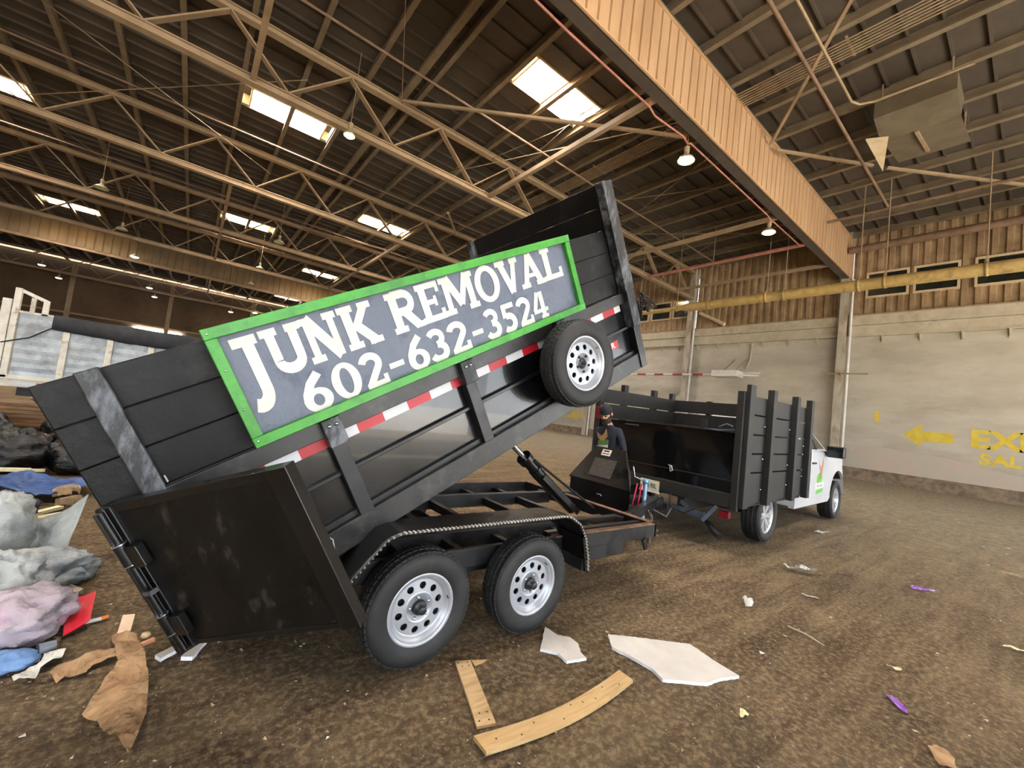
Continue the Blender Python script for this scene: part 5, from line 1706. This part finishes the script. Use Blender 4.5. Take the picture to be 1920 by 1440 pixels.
for k, (p, q, w, lab) in enumerate((((-1.75, 7.95, .1), (-1.32, 7.98, .09), .05, 'pale yellow board by the black bags, upper one'), ((-1.75, 7.7, .16), (-1.4, 7.72, .15), .05, 'pale yellow board by the black bags, lower one'), ((-1.12, 5.9, .03), (-.88, 6.28, .03), .06, 'thin pale board below the blue tarp'), ((-1.1, 5.8, .02), (-.8, 6.05, .02), .09, 'wider pale greenish board below the blue tarp'))):
    o = MB().beam(p, q, w, .03).build('pale_board', M_pale, None)
    tag(o, lab, 'board')
M_wplast = mat('white_plastic_film', (168, 174, 172), (184, 190, 188), scale=4, rough=.2, bump=.9, bscale=11, dist=.03, c3=(150, 157, 157), s3=3)
M_gplast = mat('grey_plastic_film', (150, 156, 154), (168, 174, 172), scale=4, rough=.2, bump=.9, bscale=11, dist=.03, c3=(128, 135, 140), s3=3)
# tall folded sheet with a point
mb = MB()
def fs_(a, b):
    p = Vector((-.90, 4.92, .006)).lerp(Vector((-.60, 4.74, .006)), a)
    q = Vector((-.90, 5.08, .15)).lerp(Vector((-.555, 5.08, .43)), a)
    v = p.lerp(q, b)
    fold = max(0, 1 - abs(a - .62) * 4)
    v.y += -.10 * fold * sin(pi * min(1, b * .8)) + .03 * noise.noise(Vector((a * 4, b * 4, 2)))
    v.z += .015 * sin(a * 7) * b + .012 * noise.noise(Vector((a * 5, b * 5, 9))) * b
    return v
mb.grid(fs_, 26, 26)
o = mb.build('plastic_sheet', M_gplast, None)
o.modifiers.new('thickness', 'SOLIDIFY').thickness = .004
tag(o, 'stiff pale grey plastic sheet with a raised point', 'sheet')
blob('plastic_bag', (-1.02, 4.9), (.2, .24, .26), M_wplast, 21, 'white plastic bag at the left edge behind the grey bag', 'bag', .12, .16, 1.8, 3)
blob('plastic_bag', (-.66, 4.28), (.25, .2, .11), M_gplast, 22, 'grey translucent plastic bag in front of the pointed sheet', 'bag', .2, .24, 2, 3)
blob('plastic_bag', (-.82, 3.98), (.22, .2, .15), M_wplast, 23, 'crumpled white plastic bag above the pink one', 'bag', .2, .26, 2, 3.2)
M_pinkbag = mat('pink_tinted_bag', (172, 160, 168), (186, 174, 182), scale=3, rough=.2, bump=.9, bscale=11, dist=.03, c3=(190, 140, 172), s3=2.6, t3=(.52, .7))
blob('plastic_bag', (-.60, 3.53), (.2, .22, .12), M_pinkbag, 24, 'pink tinted plastic bag beside the red folder', 'bag', .2, .24, 2, 3.2)
M_cardg = mat('grey_cardboard', (136, 128, 112), (160, 150, 132), scale=6, rough=.85)
flat_bm([(-.62, 3.9), (-.468, 4.14), (-.38, 3.995), (-.476, 3.8)], 3, lambda x, y: .03 + .08 * max(0, x + .5), .004, 'cardboard_flap', M_cardg, 'grey cardboard flap sticking out under the grey bag', 'cardboard')
M_redf = mat('red_folder_plastic', (190, 26, 42), (202, 38, 54), scale=5, rough=.4, bump=.1)
flat_bm([(-.44, 3.80), (-.306, 3.90), (-.276, 3.45), (-.37, 3.37)], 3, lambda x, y: .05 + .25 * max(0, x + .36) + .02 * sin(y * 9), .004, 'folder', M_redf, 'bright red plastic folder lying under the pink bag', 'folder')
mk = empty('marker_pen', (-.24, 3.52, .02))
tag(mk, 'white marker pen with orange end beside the red folder', 'pen')
MB().tube([(-.30, 3.50, .03), (-.235, 3.535, .022)], .011, 10).build('pen_body', M_letter, mk)
MB().tube([(-.235, 3.535, .022), (-.205, 3.551, .02)], .0115, 10).build('pen_cap', mat('orange_cap', (206, 120, 40), rough=.5), mk)
M_bluec = mat('light_blue_cloth', (88, 122, 168), (112, 146, 188), scale=8, rough=.9, bump=.4, bscale=16)
blob('blue_cloth', (-.56, 3.17), (.12, .07, .045), M_bluec, 31, 'light blue cloth in front of the pink bag', 'cloth', .3, .15)
o = MB().tube([(-.44, 3.22, .05), (-.38, 3.245, .05)], [.03, .024], 12).build('bottle_neck', mat('grey_bottle', (90, 96, 106), (120, 126, 134), scale=8, rough=.25), None)
tag(o, 'grey bottle neck poking out by the blue cloth', 'bottle')
M_wpaper = mat('white_paper', (190, 188, 178), (204, 202, 192), scale=8, rough=.7)
flat_bm([(-.482, 3.008), (-.466, 2.966), (-.397, 2.985), (-.397, 3.06), (-.363, 3.08), (-.335, 3.13), (-.33, 3.2), (-.412, 3.21), (-.409, 3.139), (-.453, 3.045)], 3, crump(5, .03, 14, .01), .003, 'torn_paper', M_wpaper, 'torn white paper scrap next to the brown paper strip', 'paper')
M_kraft = mat('brown_kraft_paper', (146, 114, 80), (164, 132, 96), scale=7, rough=.8, c3=(128, 98, 66), s3=5, bump=.2, bscale=20)
flat_bm([(-.162, 3.288), (-.1, 3.30), (-.048, 3.258), (-.02, 3.12), (.005, 3.008), (.037, 2.768), (.045, 2.515), (.027, 2.367), (.003, 2.25), (-.036, 2.354), (-.05, 2.426), (-.07, 2.42), (-.088, 2.447), (-.123, 2.527), (-.181, 2.609), (-.141, 2.817), (-.1, 2.981), (-.13, 3.12)], 5, crump(3, .03, 9, .004), .002, 'kraft_paper', M_kraft, 'large crumpled sheet of brown kraft paper', 'paper')
flat_bm([(-.354, 2.994), (-.315, 2.929), (-.293, 2.957), (-.216, 2.945), (-.202, 3.0), (-.116, 3.026), (-.13, 3.12), (-.2, 3.13), (-.26, 3.09), (-.336, 3.08)], 4, crump(8, .03, 12, .004), .002, 'kraft_paper', M_kraft, 'twisted strip of brown kraft paper left of the big sheet', 'paper')
M_pinkw = mat('pinkish_wood', (206, 178, 150), (220, 194, 168), scale=8, rough=.85)
o = MB().prism([(-.134, 3.523), (-.076, 3.511), (-.08, 3.298), (-.137, 3.295)], .005, .03).build('wood_offcut', M_pinkw, None)
tag(o, 'short pinkish board tucked behind the brown kraft paper', 'board')
# ================================================================== litter on the open floor
M_foam = mat('white_foam_board', (184, 178, 170), (194, 189, 181), scale=5, rough=.8, bump=.1, bscale=30, c3=(172, 164, 154), s3=4, t3=(.58, .8))
M_foame = mat('foam_broken_edge', (226, 227, 234), (236, 236, 240), scale=30, rough=.9, bump=.4, bscale=60)
def foam(poly, th, name, label, seed, z=.004):
    rr_ = random.Random(seed)
    P_ = []
    n = len(poly)
    for i in range(n):
        a, b = Vector(poly[i]), Vector(poly[(i + 1) % n])
        k = max(1, int((b - a).length / .02))
        nr = Vector((-(b - a).y, (b - a).x)).normalized()
        for j in range(k):
            P_.append(tuple(a.lerp(b, j / k) + nr * (rr_.random() - .5) * (.006 if j else 0)))
    gz0 = gz(*poly[0])
    t = empty(name, (poly[0][0], poly[0][1], 0))
    tag(t, label, 'foam')
    m_ = len(P_)
    MB().add([(x, y, z + th + gz0) for x, y in P_], [list(range(m_))]).build('face_sheet', M_foam, t, recalc=True)
    MB().add([(x, y, z + gz0) for x, y in P_] + [(x, y, z + th + gz0) for x, y in P_], [(i, (i + 1) % m_, m_ + (i + 1) % m_, m_ + i) for i in range(m_)] + [list(range(m_))[::-1]]).build('foam_core', M_foame, t)
    return t
foam([(2.319, 2.254), (2.322, 2.126), (2.386, 2.065), (2.381, 1.972), (2.322, 1.903), (2.306, 1.831), (2.156, 1.867), (2.166, 1.966), (2.128, 2.004), (2.088, 2.051)][::-1], .018, 'foam_board_piece', 'small ragged white foam board piece by the front trailer tyre', 1)
foam([(2.688, 1.96), (2.82, 1.866), (3.175, 1.587), (3.132, 1.379), (3.116, 1.208), (2.957, 1.259), (2.823, 1.277), (2.586, 1.445), (2.622, 1.546), (2.605, 1.709), (2.577, 1.833)][::-1], .02, 'foam_board_piece', 'large six-sided white foam board piece on the open floor', 2)
foam([(.19, 3.095), (.216, 3.052), (.076, 2.93), (.05, 2.977)][::-1], .02, 'foam_strip', 'white foam strip under the open door, left one', 3)
foam([(.254, 3.089), (.322, 3.134), (.315, 3.092), (.215, 2.876), (.164, 2.902)][::-1], .022, 'foam_strip', 'white foam strip under the open door, right one', 4)
M_board = mat('fresh_plywood', (176, 146, 104), (188, 160, 118), scale=2, rough=.65, c3=(160, 128, 86), s3=2.4, stretch=(1, 8, 8), bump=.1)
M_board2 = mat('raw_pine_board', (178, 146, 98), (192, 164, 116), scale=2.2, rough=.6, c3=(154, 118, 74), s3=3, t3=(.5, .7), stretch=(.7, 9, 9), bump=.12)
M_bdedge = mat('pale_wood_edge', (182, 166, 140), rough=.8)
b1 = [(1.508, 2.198), (1.6, 2.164), (1.439, 1.666), (1.34, 1.692)]
t = empty('wood_board', (1.47, 1.93, 0))
tag(t, 'short straight wooden board with screw holes at both ends', 'board')
MB().prism(b1[::-1], .003, .02).build('board_body', M_board, t, .002)
mb = MB()
for (x, y) in ((1.515, 2.17), (1.57, 2.15), (1.52, 2.13), (1.56, 2.12), (1.40, 1.76), (1.44, 1.75), (1.37, 1.715), (1.42, 1.70)):
    mb.lathe([(0, 0), (.0055, 0)], 8, Matrix.Translation((x, y, .0205)))
mb.build('screw_holes', M_dark, t)['kind'] = 'stuff'
t = empty('wood_board', (1.83, 1.56, 0))
tag(t, 'long bowed pine board with nail holes in the foreground', 'board')
def bowed(a, b):
    x = 1.277 + (2.372 - 1.277) * a
    bow = -.035 * sin(pi * a)
    return (x, 1.521 + .107 * b + bow - .008 * a, .004 + .02 * (1 - sin(pi * a)) * 1.0 + .018)
mb = MB()
mb.sheet(bowed, 24, 2, .018, False)
mb.build('board_body', M_board2, t)
mb = MB()
for a, b in ((.2, .3), (.3, .7), (.45, .25), (.62, .6), (.7, .4), (.8, .75), (.9, .3), (.55, .8), (.08, .5)):
    p = bowed(a, b)
    mb.lathe([(0, 0), (.005, 0)], 7, Matrix.Translation((p[0], p[1], p[2] + .001)))
mb.build('nail_holes', M_dark, t)['kind'] = 'stuff'
o = MB().prism([(1.614, 2.176), (1.706, 2.136), (1.669, 2.124), (1.607, 2.12)][::-1], .002, .008).build('wood_splinter', M_board2, None)
tag(o, 'thin wood splinter beside the short board', 'splinter')
M_purple = mat('purple_wrapper', (110, 60, 150), (150, 100, 190), scale=20, rough=.25, c3=(210, 190, 226), s3=14, t3=(.55, .66), bump=.3)
def scrap(name, c, w, h, ang, m, label, cat, seed, up=.03, jag=.3, cuts=3):
    r_ = random.Random(seed)
    poly = []
    for i in range(10):
        a = 2 * pi * i / 10
        k = 1 + jag * (r_.random() - .5) * 2
        x, y = w / 2 * cos(a) * k, h / 2 * sin(a) * k
        poly.append((c[0] + x * cos(ang) - y * sin(ang), c[1] + x * sin(ang) + y * cos(ang)))
    return flat_bm(poly, cuts, crump(seed, up, 3 / max(w, .05), .006), .002, name, m, label, cat)
scrap('candy_wrapper', (3.837, .545), .19, .055, -2.45, M_purple, 'purple foil wrapper lying on the near right floor', 'wrapper', 41, .02, .12)
scrap('candy_wrapper', (7.32, .86), .26, .09, -.8, M_purple, 'faded purple wrapper far out on the right floor', 'wrapper', 42, .03, .3)
scrap('plastic_bag_scrap', (6.3, 1.82), .36, .16, -1.1, M_wplast, 'torn clear plastic bag near the truck rear wheel', 'plastic', 43, .07, .25, 4)
scrap('crumpled_tissue', (4.47, 1.70), .15, .1, .4, M_wpaper, 'crumpled white tissue left of the stick', 'tissue', 44, .05, .3, 4)
scrap('paper_scrap', (5.42, 1.49), .2, .05, -1.0, M_wpaper, 'narrow white paper scrap right of the crumpled tissue', 'paper', 45, .02, .3)
scrap('paper_scrap', (9.3, 2.45), .3, .09, -.5, M_wpaper, 'white paper scrap beside the truck front tyre', 'paper', 46, .03, .3)
scrap('paper_scrap', (6.08, .10), .24, .05, -.9, M_pale, 'pale curved strip at the right edge of the floor', 'strip', 47, .02, .2)
scrap('cardboard_scrap', (3.45, .30), .22, .1, .3, M_kraft, 'tan cardboard scrap at the bottom right edge', 'cardboard', 48, .015, .2)
scrap('paper_scrap', (3.62, 1.26), .05, .035, .3, M_wpaper, 'small white scrap between the foam board and stick', 'paper', 49, .015, .3)
scrap('leaf_scrap', (2.76, 1.03), .09, .045, .2, M_pale, 'pale twisted scrap below the big foam board', 'scrap', 50, .02, .35)
scrap('leaf_scrap', (4.43, .655), .09, .04, -1.1, M_pale, 'small pale scrap above the purple wrapper', 'scrap', 51, .02, .3)
o = MB().tube([(4.36, 1.335, .012), (4.34, 1.2, .016), (4.30, 1.1, .012), (4.28, 1.05, .01)], [.007, .008, .007, .005], 7).build('stick', M_bdedge, None)
tag(o, 'thin bent wooden stick on the open floor', 'stick')
o = MB().beam((6.86, 1.6, gz(6.9, 1.5) + .02), (6.95, 1.47, gz(6.9, 1.5) + .02), .035, .025).build('dark_stub', M_rust, None)
tag(o, 'short dark stub lying right of the plastic bag', 'stub')
o = scrap('foil_scrap', (.8, 2.9), .09, .07, .4, M_brownpipe, 'small brown foil scrap under the bottom of the open door', 'scrap', 52, .05, .3)
o = MB().tube([(-.6, 4.62, .02), (-.5, 4.66, .02)], .012, 8).build('white_rod', M_letter, None)
tag(o, 'short white rod beside the pointed plastic sheet', 'rod')
o = MB().lathe([(0, .03), (.02, .026), (.026, .012), (.02, .002), (0, 0)], 12, Matrix.Translation((-.005, 3.24, .0))).build('round_pebble', M_tanstrip, None)
tag(o, 'round tan pebble right of the brown kraft paper', 'pebble')
o = MB().beam((-.02, 3.14, .012), (.035, 3.18, .012), .022, .018).build('brick_chip', mat('brick_orange', (196, 132, 98), (210, 150, 116), scale=9, rough=.9), None)
tag(o, 'orange brick chip below the round tan pebble', 'chip')
# countless tiny chips and crumbs
rd = random.Random(11)
dbs = [MB(), MB(), MB()]
for k in range(3600):
    a = radians(rd.uniform(-2, 100))
    r = math.exp(rd.uniform(math.log(1.5), math.log(28)))
    x, y = r * cos(a), r * sin(a)
    if x > WX - .5:
        continue
    s = (.0022 + .0055 * rd.random() ** 4) * (1 + r * .16)
    ln = s * rd.uniform(1, 3.2)
    an = rd.uniform(0, pi)
    d = Vector((cos(an), sin(an), rd.uniform(-.2, .2)))
    c = Vector((x, y, gz(x, y) + s * .2 + .004))
    q = dbs[0 if rd.random() < .5 else (1 if rd.random() < .55 else 2)]
    sd = Vector((-d.y, d.x, rd.uniform(-.3, .3))) * s * rd.uniform(.5, 1)
    tr_ = [c - d * ln / 2, c + d * ln * rd.uniform(.2, .5) - sd, c + d * ln * rd.uniform(-.1, .5) + sd]
    up_ = Vector((0, 0, s * .35))
    q.add(tr_ + [p + up_ for p in tr_], [(2, 1, 0), (3, 4, 5), (0, 1, 4, 3), (1, 2, 5, 4), (2, 0, 3, 5)])
for q, m_, lab in zip(dbs, (M_bdedge, M_wpaper, M_rust), ('pale wood crumbs scattered over the dirt floor', 'white paper and foam crumbs scattered over the dirt floor', 'dark brown chips scattered over the dirt floor')):
    o = q.build('floor_crumbs', m_, None)
    tag(o, lab, 'crumbs', kind='stuff')
